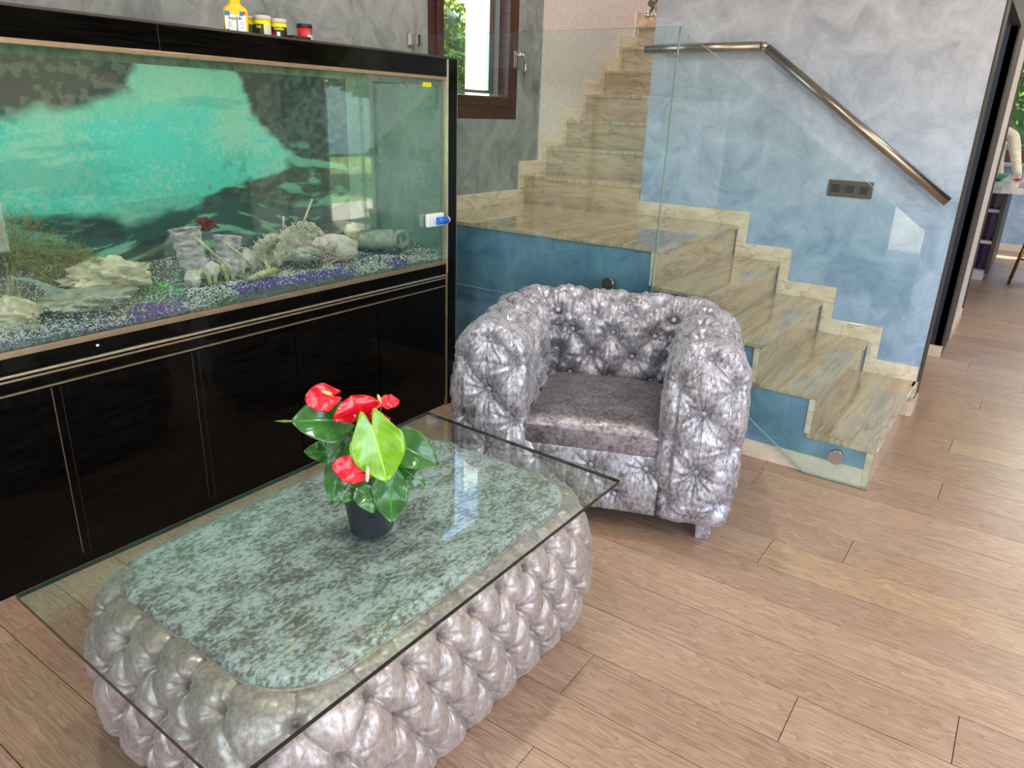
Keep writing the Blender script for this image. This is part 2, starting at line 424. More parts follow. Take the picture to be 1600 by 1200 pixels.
# ------------------------------------------------------------------ room shell
floor = struct(box('floor', -2.95, 3.1, -3.1, 11.5, -0.12, -0.013, M_dark))
def plank_rows():
    known = {-3: [], -1: [-0.227, -2.05], 0: [0.133, -1.75], -2: [-0.742, 1.1], 3: [-0.515, 1.35], 4: [-0.275, -2.2], 6: [-0.72, 1.2], 15: [-0.006, 1.9], -6: [-2.11, -0.2], 1: [-1.35, 0.62], 2: [-1.9, 0.9], 5: [0.62, -1.3], -5: [-1.4, 0.3]}
    cube = None
    for k in range(-12, 51):
        y0, y1 = 1.74 + 0.187 * k, 1.74 + 0.187 * (k + 1)
        if y0 > 11.3: break
        js = known.get(k)
        if not js:
            s = random.uniform(-2.7, -1.0); js = [s, s + 1.9, s + 3.8]
        else:
            js = sorted(js); js = [j for j in [js[0] - 1.9] + js + [js[-1] + 1.9]]
        xlo, xhi = (-2.837, 3.0) if y1 < 7.1 else (-0.55, 1.5)
        if YS < y0 < 7.2: xlo = -0.45 if y0 < YW + .1 else -1.2
        js = [xlo] + sorted(j for j in js if xlo + 0.1 < j < xhi - 0.1) + [xhi]
        for a, b in zip(js[:-1], js[1:]):
            g = 0.0011
            if cube is None:
                bm = bmesh.new(); bx(bm, -0.5, 0.5, -0.5, 0.5, -1, 0)
                o = obj('plank', bm, M_oak, floor); cube = o.data
            else:
                o = bpy.data.objects.new('plank', cube); COL.objects.link(o); o.parent = floor
            o.location = ((a + b) / 2, (y0 + y1) / 2, 0.0 if g else 0)
            o.scale = (b - a - 2 * g, y1 - y0 - 2 * g, 0.0128)
plank_rows()

# window wall (x = XW): grey plaster with the window opening
WY0, WY1, WZ0, WZ1 = 3.256, 4.097, 1.394, 2.55
def wall_x(name, x0, x1, y0, y1, z0, z1, mat, hole=None):
    bm = bmesh.new()
    if hole is None: bx(bm, x0, x1, y0, y1, z0, z1)
    else:
        a, b, c, d = hole
        bx(bm, x0, x1, y0, a, z0, z1); bx(bm, x0, x1, b, y1, z0, z1)
        bx(bm, x0, x1, a, b, z0, c); bx(bm, x0, x1, a, b, d, z1)
    return struct(obj(name, bm, mat))
wall_x('wall_left', XW - 0.2, XW, -3.1, 4.372, -0.1, 5.0, M_grey, (WY0, WY1, WZ0, WZ1))
wall_x('wall_stairwell', XW - 0.2, XW - 0.001, 4.372, 8.5, -0.1, 5.0, M_white)
struct(box('wall_stairwell_end', XW, XE + .16, 7.9, 8.1, 0, 5.0, M_white))
# stair wall y = YW
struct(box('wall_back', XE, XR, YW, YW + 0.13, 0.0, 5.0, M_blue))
struct(box('wall_stair_right', XE, XE + 0.13, YW + 0.13, 8.1, 0.0, 5.0, M_white))
# side face under the stairs (stepped panel) y = YS
bm = bmesh.new()
poly = [(XW, 0.0), (X1 - 0.022, 0.0)]
for k in range(5):
    poly += [(X1 - 0.022 - k * TR, (k + 1) * RISE - 0.022), (X1 - 0.022 - (k + 1) * TR, (k + 1) * RISE - 0.022)]
poly = poly[:-1] + [(XW, ZL - 0.022)]
prism(bm, poly, 1, YS + 0.006, YS + 0.10)
struct(obj('wall_under_stairs', bm, M_teal))
# ceiling: main room, corridor
bm = bmesh.new()
bx(bm, -2.95, 3.1, -3.1, YW, 2.72, 2.85); bx(bm, XE + .0, 3.1, YW, 11.5, 2.72, 2.85); bx(bm, XW - .2, XE + .2, YW, 8.2, 4.9, 5.0)
struct(obj('ceiling', bm, M_ceil))
# corridor wall x = -0.30 with the brown framed doorway and the navy wall seen through it
bm = bmesh.new()
bx(bm, XR - 0.04, XR + 0.008, YW + 0.13, 4.42, 0, 2.72); bx(bm, XR - 0.04, XR + 0.010, 5.5, 6.02, 0, 2.72); bx(bm, XR - 0.04, XR + 0.010, 4.42, 5.5, 2.0, 2.72)
bx(bm, XR - 0.04, XR + 0.010, 6.86, 6.98, 0, 2.72); bx(bm, XR + 0.0, XR + 0.008, YW + .004, YW + 0.13, 0, 2.72)
door1 = struct(obj('door_1', bm, M_brownmetal))
struct(box('wall_navy', -1.6, XR, 5.5, 5.62, 0, 2.72, M_navy))
struct(box('baseboard_navy', -1.6, XR + 0.012, 5.488, 5.5, 0, 0.075, M_cream))
struct(box('baseboard_corridor', XR, XR + 0.013, 6.02, 6.87, 0, 0.075, M_cream))
struct(box('wall_corridor', XR - 0.14, XR + 0.002, 6.02, 6.86, 0, 2.72, M_white))
struct(box('wall_passage', -1.7, -1.6, YW + .13, 5.62, 0, 2.72, M_white))
# kitchen walls
KY = 11.3
bm = bmesh.new()
bx(bm, -2.5, 3.1, KY, KY + 0.15, 0, 1.06); bx(bm, -2.5, -1.2, KY, KY + 0.15, 1.06, 2.72); bx(bm, 1.2, 3.1, KY, KY + 0.15, 1.06, 2.72); bx(bm, -1.2, 1.2, KY, KY + .15, 2.4, 2.72)
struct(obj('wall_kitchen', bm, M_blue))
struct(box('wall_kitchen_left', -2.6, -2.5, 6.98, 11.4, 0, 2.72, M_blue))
struct(box('baseboard_kitchen', -0.9, 2.9, KY - 0.015, KY, 0, 0.085, M_cream))
M_brownwood = N('dark_mahogany'); M_brownwood.bsdf(rough=0.35)
_v = M_brownwood.noise(M_brownwood.coord('pos', (6, 6, 30)), 2, 6, 0.6)
M_brownwood.l(M_brownwood.ramp(_v, [(0.3, s2l((52, 24, 16))), (0.7, s2l((88, 44, 30)))]), M_brownwood.b.inputs['Base Color']); M_brownwood = M_brownwood.m
w2 = bpy.data.objects.new('window_2', None); COL.objects.link(w2); w2.location = (0, KY, 1.06); struct(w2)
bm = bmesh.new(); bx(bm, -1.2, 1.2, KY + .02, KY + 0.1, 1.06, 1.22, 0.004); bx(bm, -1.2, 1.2, KY + .02, KY + .1, 2.3, 2.4); bx(bm, -1.2, -1.1, KY + .02, KY + .1, 1.22, 2.3); bx(bm, 1.1, 1.2, KY + .02, KY + .1, 1.22, 2.3)
obj('window_frame', bm, M_brownwood, w2)
box('window_pane', -1.1, 1.1, KY + .05, KY + .056, 1.22, 2.3, M_windowglass, w2)
struct(box('trim_1', -1.25, 1.25, KY - 0.1, KY, 1.02, 1.06, plain('grey_stone_sill', (150, 150, 150), 0.3)))

# right side of the room (behind/right of camera): glazed sides
GW = plain('pale_window_frame', (196, 194, 188), 0.4)
struct(box('wall_right', 3.0, 3.15, 1.9, 6.75, 0, 2.72, M_navy))
struct(box('wall_right_far', 3.0, 3.15, 7.72, 11.4, 0, 2.72, plain('warm_grey_plaster', (150, 148, 136), 0.8)))
bm = bmesh.new(); bx(bm, 3.0, 3.15, -3.1, -1.6, 0, 2.72); bx(bm, 3.0, 3.15, -1.6, 7.72, 2.35, 2.72)
struct(obj('wall_right_near', bm, M_white))
struct(box('wall_pier', 2.35, 2.62, 5.25, 5.55, 0, 2.72, plain('taupe_pier', (136, 130, 116), 0.8)))
bm = bmesh.new(); bx(bm, 3.02, 3.12, 6.75, 6.80, 0, 2.35); bx(bm, 3.02, 3.12, 7.66, 7.72, 0, 2.35)
struct(obj('door_2', bm, GW))
bm = bmesh.new()
for y in (-1.6, 0.1, 1.84): bx(bm, 3.02, 3.10, y, y + 0.06, 0, 2.35)
struct(obj('door_3', bm, GW))
bm = bmesh.new(); bx(bm, -2.95, -1.34, -3.2, -3.05, 0, 2.72); bx(bm, 2.5, 3.1, -3.2, -3.05, 0, 2.72); bx(bm, -1.34, 2.5, -3.2, -3.05, 2.4, 2.72)
struct(obj('wall_front', bm, M_white))
bm = bmesh.new()
for x in (-1.34, 0.55, 2.44): bx(bm, x, x + 0.06, -3.14, -3.06, 0, 2.4)
struct(obj('door_4', bm, GW))

# ------------------------------------------------------------------ outdoors
def noisemat(name, a, b, scale, rough=0.9, stretch=(1, 1, 1)):
    n = N(name); n.bsdf(rough=rough)
    v = n.noise(n.coord('pos', stretch), scale, 6, 0.65)
    n.l(n.ramp(v, [(0.35, s2l(a)), (0.65, s2l(b))]), n.b.inputs['Base Color']); return n.m
M_lawn = noisemat('lawn', (84, 104, 44), (150, 160, 84), 2.0)
M_hedge = noisemat('hedge_leaf', (86, 116, 30), (168, 190, 70), 9)
M_hedgea = noisemat('hedge_core', (26, 44, 16), (52, 76, 26), 6)
M_deck = noisemat('terrace_stone', (186, 168, 148), (206, 190, 170), 5)
M_ext = plain('white_render', (240, 240, 238), 0.9)
o = struct(box('floor_terrace', 3.15, 4.7, -4, 12, -0.12, -0.03, M_deck))
struct(box('floor_patio', -6, 4.7, -9.0, -3.2, -0.12, -0.03, M_deck))
lw = box('lawn', -40, 40, -40, 40, -0.4, -0.13, M_lawn); struct(lw)
struct(box('wall_garden', 15.8, 16.0, -20, 30, -0.13, 2.2, M_ext))
struct(box('wall_garden_back', -10, 9, -9.2, -9, -0.13, 2.1, M_ext))
# neighbouring white wall and slatted fence outside the stair window
struct(box('wall_outside', -6.56, -6.5, 8.27, 14.5, -0.13, 5.2, M_ext))
fence = thing('slatted_fence', 'low orange wood slatted fence seen through the stair window', 'fence', (-7.0, 7.5, -0.13))
M_fence = noisemat('fence_wood', (196, 150, 104), (220, 178, 132), 8)
for k in range(11):
    box('slat', -7.02, -6.99, 4.5, 8.1, 0.0 + k * 0.18, 0.155 + k * 0.18, M_fence, fence)
box('post', -7.06, -7.02, 6.0, 6.1, -0.13, 1.95, M_fence, fence)
def foliage(name, c, sz, n, mats, leaf=0.07, parent=None, seed=1, local=False):
    r = np.random.default_rng(seed)
    d = r.normal(size=(n, 3)); d /= np.linalg.norm(d, axis=1)[:, None]
    rad = 0.72 + 0.28 * r.random(n) + 0.12 * np.sin(d[:, 0] * 7 + seed) * np.cos(d[:, 2] * 6)
    p = np.array(c) + d * rad[:, None] * np.array(sz)
    a = r.normal(size=(n, 3)); a /= np.linalg.norm(a, axis=1)[:, None]
    b = np.cross(a, r.normal(size=(n, 3))); b /= np.linalg.norm(b, axis=1)[:, None]
    s = leaf * (0.6 + 0.8 * r.random(n))[:, None]
    V = np.stack([p - a * s, p + b * s * 0.45, p + a * s, p - b * s * 0.45], 1).reshape(-1, 3)
    Fc = np.arange(4 * n).reshape(-1, 4)
    return raw(name, V, Fc, mats, parent, local, False)
def hedge(name, c, sz, n, label, leaf, seed):
    h = thing(name, label, 'hedge', (c[0], c[1], -0.13))
    bm = bmesh.new(); bmesh.ops.create_icosphere(bm, subdivisions=3, radius=1)
    for v in bm.verts:
        k = 1 + 0.12 * math.sin(v.co.x * 7 + seed) * math.cos(v.co.z * 6 + seed)
        v.co = Vector((c[0] + v.co.x * sz[0] * 0.78 * k, c[1] + v.co.y * sz[1] * 0.78 * k, c[2] + v.co.z * sz[2] * 0.78 * k))
    obj('shrub_core', bm, M_hedgea, h, smooth=True)
    f = foliage('leaves', c, sz, n, M_hedge, leaf, h, seed); f['kind'] = 'stuff'
    return h
hedge('garden_hedge', (-8.6, 8.6, 1.7), (1.2, 2.8, 2.3), 16000, 'bright green hedge behind the wooden fence outside the stair window', 0.07, 3)
hedge('garden_shrub', (-0.6, 15.4, 1.5), (3.6, 1.2, 2.3), 30000, 'yellow-green bush seen through the kitchen window', 0.05, 4)
tr = thing('garden_tree', 'leafy garden tree over the lawn, mirrored in the aquarium glass', 'tree', (9.0, 14.0, -0.13))
bm = bmesh.new(); tube(bm, [(9, 14, -0.13), (9.1, 14, 1.5), (8.9, 13.8, 3.2)], [0.2, 0.15, 0.08], 10); tube(bm, [(9.1, 14, 1.6), (8.2, 13.0, 2.6)], [0.1, 0.04], 8)
obj('trunk', bm, noisemat('bark', (60, 50, 40), (96, 84, 70), 9), tr)
f = foliage('leaves', (8.9, 13.6, 3.3), (2.6, 2.6, 1.6), 14000, M_hedge, 0.12, tr, 9); f['kind'] = 'stuff'

# ------------------------------------------------------------------ stair window
w1 = bpy.data.objects.new('window_1', None); COL.objects.link(w1); w1.location = (XW, (WY0 + WY1) / 2, WZ0); struct(w1)
def frame_rect(name, x0, x1, y0, y1, z0, z1, wl, wr, wb, wt, mat, par, bev=0.004):
    bm = bmesh.new()
    bx(bm, x0, x1, y0, y0 + wl, z0, z1, bev); bx(bm, x0, x1, y1 - wr, y1, z0, z1, bev)
    bx(bm, x0, x1, y0 + wl, y1 - wr, z0, z0 + wb, bev); bx(bm, x0, x1, y0 + wl, y1 - wr, z1 - wt, z1, bev)
    return obj(name, bm, mat, par)
frame_rect('window_frame', XW - 0.16, XW + 0.004, WY0, WY1, WZ0, WZ1, 0.075, 0.075, 0.085, 0.08, M_brownwood, w1)
frame_rect('casement', XW - 0.075, XW + 0.02, WY0 + 0.06, WY1 - 0.055, WZ0 + 0.075, WZ1 - 0.07, 0.055, 0.055, 0.055, 0.07, M_brownwood, w1, 0.008)
frame_rect('weather_seal', XW - 0.10, XW - 0.076, WY0 + 0.13, WY1 - 0.14, WZ0 + 0.145, WZ1 - 0.15, 0.028, 0.055, 0.018, 0.02, plain('aluminium_seal', (176, 172, 168), 0.3, 0.8), w1, 0)
box('window_pane', XW - 0.085, XW - 0.08, WY0 + .13, WY1 - .14, WZ0 + .14, WZ1 - .14, M_windowglass, w1)
bm = bmesh.new(); bx(bm, XW + 0.02, XW + 0.03, 4.022, 4.052, 1.69, 1.79, 0.004); tube(bm, [(XW + .03, 4.037, 1.765), (XW + .07, 4.037, 1.765)], 0.011, 10)
h = obj('handle_base', bm, M_chrome, w1)
bm = bmesh.new(); tube(bm, [(XW + .07, 4.037, 1.77), (XW + .075, 4.055, 1.762), (XW + .075, 4.075, 1.735), (XW + .072, 4.082, 1.69), (XW + .07, 4.078, 1.645)], [0.010, 0.011, 0.011, 0.010, 0.008], 10)
obj('handle', bm, M_chrome, h, smooth=True)

# ------------------------------------------------------------------ staircase
st = bpy.data.objects.new('staircase', None); COL.objects.link(st); st.location = (X1, YS, 0); struct(st)
st['label'] = 'polished beige marble staircase turning at a landing'
for k in range(4):
    xr = X1 - k * TR; z = (k + 1) * RISE
    box('tread', xr - TR - 0.02, xr + 0.004, YS, YW, z - 0.02, z, M_marble_tread, st, 0.002)
    box('riser', xr - 0.030, xr - 0.008, YS + 0.001, YW, z - RISE, z - 0.02, M_marble, st)
    box('tread_core', xr - TR - 0.02, xr - 0.03, YS + 0.1, YW, 0, z - 0.02, M_dark, st)
xr5 = X1 - 4 * TR
box('riser', xr5 - 0.030, xr5 - 0.008, YS + 0.001, YW, ZL - RISE, ZL - 0.02, M_marble, st)
# landing: three slabs
for a, b in ((XW, -2.30), (-2.2985, -1.83), (-1.8285, xr5 + 0.004)):
    box('landing_slab', a, b, YS, YW + 0.0, ZL - 0.02, ZL, M_marble_tread, st, 0.0015)
box('landing_core', XW, xr5 - 0.03, YS + .1, YW, 0, ZL - .02, M_dark, st)
# skirting on the blue wall, one piece per step
for k in range(5):
    xr = X1 - k * TR; z = (k + 1) * RISE
    xl = xr - TR if k < 4 else XE
    bm = bmesh.new(); bx(bm, xl, xr + (0.056 if k else -0.0), YW - 0.012, YW, z, z + 0.08, 0.0015)
    obj('skirting', bm, M_marble_trim, st)
    if k:
        bm = bmesh.new(); bx(bm, xr - 0.0, xr + 0.056, YW - 0.012, YW, z - RISE + 0.08, z, 0.0015)
        obj('skirting', bm, M_marble_trim, st)
# skirting on the window wall
box('skirting', XW, XW + 0.012, YS, 4.215, ZL, ZL + 0.088, M_marble_trim, st, 0.0015)
UY = [4.215] + [4.215 + 0.2515 * k for k in range(1, 15)]
for k in range(12):
    y = UY[k]; z = ZL + (k + 1) * RISE
    box('riser', XW, XE, y, y + 0.02, z - RISE, z - 0.02, M_marble, st)
    box('tread', XW, XE, y - 0.012, y + 0.28, z - 0.02, z, M_marble_tread, st, 0.002)
    yl = y - 0.065
    box('skirting', XW, XW + 0.012, yl, UY[k + 1], z, z + 0.09, M_marble_trim, st, 0.0015)
    box('skirting', XW, XW + 0.012, yl, y, z - RISE + 0.09, z, M_marble_trim, st, 0.0015)
    box('skirting', XW, XW + 0.0125, yl - 0.006, yl, z - RISE + 0.088, z + 0.09, M_cream, st)
# baseboard below the side face, cream
bm = bmesh.new(); bx(bm, XW, X1 - 0.034, YS - 0.008, YS + 0.006, 0, 0.078, 0.002)
struct(obj('baseboard_stairs', bm, M_cream))
box('side_trim', X1 - 0.034, X1 - 0.008, YS, YS + .006, 0, RISE - .02, M_marble_trim, st)
for k in range(1, 5):
    box('side_trim', X1 - k * TR - 0.030, X1 - k * TR - 0.0075, YS - .001, YS + .006, k * RISE, (k + 1) * RISE - .02, M_marble_trim, st)
struct(box('baseboard_wall_end', XR - 0.02, XR + 0.016, YW - 0.07, YW + .12, 0, 0.078, M_cream))
struct(box('trim_3', X1 - 0.01, X1 + 0.012, YW - 0.10, YW - .0, 0.11, 0.175, M_marble_trim))

# ------------------------------------------------------------------ balustrade glass
bal = thing('glass_balustrade', 'clear frameless glass balustrade along the open side of the marble stairs', 'balustrade', (-1.36, 3.135, 0.0))
def pane(name, poly, y0, y1, par):
    bm = bmesh.new(); prism(bm, poly, 1, y0, y1, 0)
    for f in bm.faces:
        f.material_index = 0 if len(f.verts) == len(poly) and abs(f.calc_center_median().y - y0) < 1e-4 or abs(f.calc_center_median().y - y1) < 1e-4 else 1
    return obj(name, bm, [M_glassrail, M_glassedge], par)
pane('glass_panel', [(XW + 0.03, 0.54), (-1.374, 0.54), (-1.3605, 1.79), (XW + 0.03, 1.79)], 3.122, 3.136, bal)
pane('glass_panel', [(-1.3585, 1.79), (-0.314, 1.078), (-0.314, 0.004), (-0.572, 0.004), (-0.863, 0.203), (-1.3705, 0.555)], 3.122, 3.136, bal)
for (x, z) in ((-1.586, 0.686), (-0.455, 0.118), (-1.20, 0.672)):
    s = bmesh.new(); tube(s, [(x, 3.156, z), (x, 3.136, z)], 0.019, 24); tube(s, [(x, 3.1215, z), (x, 3.100, z)], [0.030, 0.030], 28)
    lathe(s, [(0.001, 0)], (x, 3.1, z), 3) if False else None
    obj('standoff_bolt', s, M_chrome, bal)
bm = bmesh.new(); bx(bm, XW, XW + 0.012, 3.09, 3.165, 1.735, 1.805, 0.004); bx(bm, XW + .01, XW + 0.055, 3.105, 3.121, 1.742, 1.798, 0.004); bx(bm, XW + .01, XW + .055, 3.137, 3.15, 1.742, 1.798, .004)
obj('wall_clamp', bm, M_chrome, bal)

# ------------------------------------------------------------------ handrails
hr = thing('handrail', 'brushed steel tube handrail on the blue wall, level then sloping down', 'handrail', (-1.337, 4.175, 1.80))
A, B, Cc = Vector((-2.01, 4.175, 1.797)), Vector((-1.337, 4.175, 1.802)), Vector((-0.352, 4.175, 1.102))
bm = bmesh.new(); tube(bm, [A, B - (B - A).normalized() * 0.018], 0.0235, 24); obj('rail_tube', bm, M_steel, hr)
bm = bmesh.new(); tube(bm, [B + (Cc - B).normalized() * 0.018, Cc], 0.0235, 24); obj('rail_tube', bm, M_steel, hr)
bm = bmesh.new(); bmesh.ops.create_uvsphere(bm, u_segments=20, v_segments=12, radius=0.0225, matrix=Matrix.Translation(B)); obj('elbow_joint', bm, M_chrome, hr, smooth=True)
for p in (A.lerp(B, 0.25), B.lerp(Cc, 0.15), B.lerp(Cc, 0.85)):
    bm = bmesh.new(); tube(bm, [p + Vector((0, 0.02, -0.015)), p + Vector((0, 0.035, -0.035)), p + Vector((0, 0.069, -0.035))], 0.007, 10)
    obj('bracket', bm, M_chrome, hr)
hr2 = thing('handrail', 'short visible end of the upper handrail at the top of the stairs', 'handrail', (-2.06, 4.25, 1.99))
bm = bmesh.new(); tube(bm, [(-2.06, 4.30, 2.045), (-2.06, 7.6, 4.33)], 0.022, 20); obj('rail_tube', bm, M_steel, hr2)
bm = bmesh.new(); tube(bm, [(-2.06, 4.33, 2.03), (-2.06, 4.27, 1.985), (-2.02, 4.26, 1.98), (-1.997, 4.26, 1.98)], 0.009, 10); bmesh.ops.create_uvsphere(bm, u_segments=16, v_segments=10, radius=0.019, matrix=Matrix.Translation((-2.06, 4.262, 1.984)))
obj('bracket', bm, M_chrome, hr2, smooth=True)

# ------------------------------------------------------------------ switch plate
sw = thing('switch_plate', 'bronze three-gang switch plate on the blue stair wall', 'switch', (-0.811, YW, 1.121))
bm = bmesh.new(); bx(bm, -0.921, -0.702, YW - 0.010, YW, 1.080, 1.163, 0.003); swp = obj('plate', bm, M_plate, sw)
for x in (-0.880, -0.811, -0.742):
    bm = bmesh.new(); bx(bm, x - 0.021, x + 0.021, YW - 0.014, YW - 0.008, 1.100, 1.143, 0.002); obj('rocker', bm, M_plated, swp)

# ------------------------------------------------------------------ aquarium
Y0, Y1 = -0.35, 2.745      # cabinet from outside the left edge of the frame
ZT, ZG1, ZG0, ZC = 1.653, 1.566, 0.745, 0.615
aq = thing('aquarium', 'large black gloss aquarium cabinet with turquoise underwater backdrop', 'aquarium', (XA, 1.2, 0))
XB = -2.80
# hood front boards (two, seam at y=1.388) and top lid
box('hood_board', XA - 0.02, XA, Y0, 1.387, ZG1 + 0.008, ZT - 0.004, M_black, aq, 0.0015)
box('hood_board', XA - 0.02, XA, 1.389, Y1, ZG1 + 0.008, ZT - 0.004, M_black, aq, 0.0015)
box('hood_top', XB, XA + 0.001, Y0, 2.815, ZT - 0.004, ZT + 0.004, M_brownmetal, aq, 0.001)
box('trim_strip', XA - 0.006, XA + 0.004, Y0, Y1, ZG1 - 0.006, ZG1 + 0.008, M_gold, aq, 0.001)
box('trim_strip', XA - 0.006, XA + 0.004, Y0, Y1, ZG0 - 0.008, ZG0 + 0.010, M_gold, aq, 0.001)
# lower band, ledge lines and doors
box('lower_board', XA - 0.02, XA, Y0, Y1, 0.688, ZG0 - 0.008, M_black, aq, 0.001)
box('ledge_strip', XA - 0.01, XA + 0.006, Y0, Y1, 0.680, 0.687, M_silver, aq, 0.001)
box('ledge_strip', XA - 0.01, XA + 0.004, Y0, Y1, 0.666, 0.672, M_gold, aq, 0.001)
box('rail_board', XA - 0.03, XA - 0.004, Y0, Y1, 0.632, 0.680, M_black, aq)
box('ledge_strip', XA - 0.01, XA + 0.003, Y0, Y1, 0.627, 0.631, M_gold, aq)
box('screw_cap', XA, XA + 0.003, 1.06, 1.068, 0.715, 0.721, plain('white_cap', (240, 240, 240), 0.4), aq)
ds = [Y0, 0.452, 0.913, 1.372, 1.816, 2.276, Y1 - 0.004]
for i in range(6):
    a, b = ds[i] + 0.0025, ds[i + 1] - 0.0025
    box('door', XA - 0.022, XA - 0.002, a, b, 0.045, 0.624, M_black, aq, 0.0015)
for y in (0.937, 1.396):
    box('door_groove', XA - 0.004, XA - 0.0012, y, y + 0.003, 0.05, 0.62, plain('groove_dark', (30, 26, 24), 0.3), aq)
for y in (0.913, 1.372):
    box('door_edge', XA - 0.004, XA + 0.0003, y - 0.0008, y + 0.0008, 0.05, 0.62, M_gold if y < 1 else M_brownmetal, aq)
box('plinth', XA - 0.03, XA - 0.012, Y0, Y1, 0, 0.043, M_black, aq)
box('cabinet_body', XB, XA - 0.03, Y0, 2.80, 0.0, 0.735, M_black, aq)
# right end post and pale gold edging
box('end_post', XA - 0.045, XA + 0.002, 2.757, 2.815, 0, ZT - .004, M_black, aq, 0.0015)
box('edge_strip', XA - 0.02, XA + 0.006, 2.741, 2.750, 0.690, ZT - 0.006, M_silver, aq, 0.001)
box('edge_strip', XA - 0.02, XA + 0.005, 2.742, 2.749, 0.0, 0.684, M_gold, aq, 0.001)
box('edge_strip', XA - 0.045, XA + 0.003, 2.815, 2.818, 0, ZT, M_gold, aq)
box('hood_side', XB, XA - 0.045, 2.80, 2.815, ZG1 - 0.02, ZT - .004, M_black, aq)
box('cabinet_side', XB, XA - 0.045, 2.80, 2.815, 0.0, ZG0 - 0.01, M_black, aq)
box('rear_post', XB, XB + 0.02, 2.80, 2.815, ZG0 - 0.01, ZG1, M_silicone, aq)
# glass tank
box('tank_glass', XA - 0.018, XA - 0.010, Y0, 2.742, 0.74, 1.60, M_glasstank, aq)
box('tank_glass', XB + .02, XA - 0.045, 2.800, 2.808, ZG0 - .01, ZG1, M_glassend, aq)
box('silicone_seam', XA - 0.030, XA - 0.018, 2.728, 2.742, 0.75, 1.56, M_silicone, aq)
box('waterline_band', XA - 0.0215, XA - 0.0185, Y0, 2.73, 1.535, 1.560, noisemat('waterline_scum', (84, 98, 82), (128, 140, 116), 30), aq)
stk = box('label_sticker', XA - 0.0185, XA - 0.0095, 2.600, 2.650, 1.528, 1.546, plain('yellow_sticker', (236, 226, 30), 0.5), aq)
for k in range(3):
    box('sticker_line', XA - 0.0094, XA - 0.0090, 2.604, 2.646, 1.531 + k * .005, 1.5325 + k * .005, plain('sticker_print', (90, 100, 30), 0.5), stk)

# backdrop print: colours computed on a grid of vertices
ny, nz = 640, 190
yy = np.linspace(Y0, 2.62, ny); zz = np.linspace(0.735, 1.60, nz)
Yg, Zg = np.meshgrid(yy, zz, indexing='ij')
def sm(a, b, x):
    t = np.clip((x - a) / (b - a), 0, 1); return t * t * (3 - 2 * t)
n1 = fbm(Yg * 4, Zg * 6); n2 = fbm(Yg * 12 + 9, Zg * 30 + 3); n3 = fbm(Yg * 40, Zg * 46); n4 = fbm(Yg * 2.2 + 5, Zg * 16 + 8)
def lin(c): return np.array(s2l(c)[:3])
top = sm(1.25, 1.5, Zg + (n1 - .5) * .35)
aqua = lin((44, 196, 178)) * (1 - top)[..., None] + lin((112, 196, 160)) * top[..., None]
left = sm(1.30, 1.02, Yg + (n1 - .5) * .7) * sm(1.52, 1.36, Zg)
c = aqua * (1 - left)[..., None] + lin((10, 190, 172)) * left[..., None]
n5 = fbm(Yg * 95 + 7, Zg * 95 + 2, 4)
sp = sm(.40, .60, n1 * .55 + n3 * .25 + n5 * .55 - .17) * 0.8
c = c * (1 - sp)[..., None] + lin((150, 200, 172)) * sp[..., None]
st4 = sm(.58, .64, n4) * .5
c = c * (1 - st4)[..., None] + lin((14, 160, 150)) * st4[..., None]
# dark rock of the right
edge = 2.05 + 0.20 * np.exp(-((Zg - 1.22) / 0.10) ** 2) - 0.30 * sm(1.16, 1.02, Zg) + (n1 - .5) * .22 + (n2 - .5) * .10
dk = sm(-.02, .05, Yg - edge)
rock = lin((30, 40, 36)) + (n3[..., None] - .45) * np.array([.16, .19, .15]) * 1.0
rock = np.clip(rock, .004, 1)
wave = sm(.54, .66, fbm(Yg * 7 + 2 * Zg, Zg * 26 + Yg * 3)) * sm(1.32, 1.2, Zg) * sm(1.0, 1.1, Zg)
rock = rock * (1 - wave * .8)[..., None] + lin((100, 180, 150)) * (wave * .8)[..., None]
c = c * (1 - dk)[..., None] + rock * dk[..., None]
# grey speckled shade left of the rock
sh = sm(.25, .0, np.hypot((Yg - 1.98) / 1.1, (Zg - 1.10) * 1.3)) * sm(.40, .58, n3 + (n1 - .5) * .5)
c = c * (1 - sh * .8)[..., None] + lin((62, 82, 74)) * (sh * .8)[..., None]
# cave at the top left
cave = sm(.02, -.03, np.maximum(Yg - 1.58 - (n2 - .5) * .10, (1.40 + 0.05 * np.sin(Yg * 9) + (n1 - .5) * .16) - Zg))
cv = lin((36, 38, 34)) + sm(.5, .62, n3)[..., None] * lin((90, 92, 76)) * .6 + sm(.5, .6, n1)[..., None] * lin((92, 58, 44)) * .5
c = c * (1 - cave)[..., None] + cv * cave[..., None]
# sea bed at the bottom
bed = sm(1.06, .99, Zg + (n1 - .5) * .12 + (n2 - .5) * .05)
wv = fbm(Yg * 5 + 3, Zg * 34 + 2 * np.sin(Yg * 6))
bedc = lin((8, 62, 60)) + sm(.49, .56, wv)[..., None] * (lin((110, 170, 144)) - lin((8, 62, 60))) * .9
bedc = bedc * (1 - .65 * sm(.52, .40, fbm(Yg * 9, Zg * 22 + 4)))[..., None]
c = c * (1 - bed)[..., None] + bedc * bed[..., None]
idx = np.arange(ny * nz).reshape(ny, nz)
Fq = np.stack([idx[:-1, :-1], idx[1:, :-1], idx[1:, 1:], idx[:-1, 1:]], -1).reshape(-1, 4)
V = np.stack([np.full(Yg.shape, XB + 0.004), Yg, Zg], -1).reshape(-1, 3)
pn = N('underwater_print'); pn.bsdf(rough=0.6)
va = pn.n('ShaderNodeVertexColor'); va.layer_name = 'Col'
g1 = pn.noise(pn.coord(), 240, 4, 0.8)
sepc = pn.n('ShaderNodeSeparateColor'); pn.l(va.outputs[0], sepc.inputs[0])
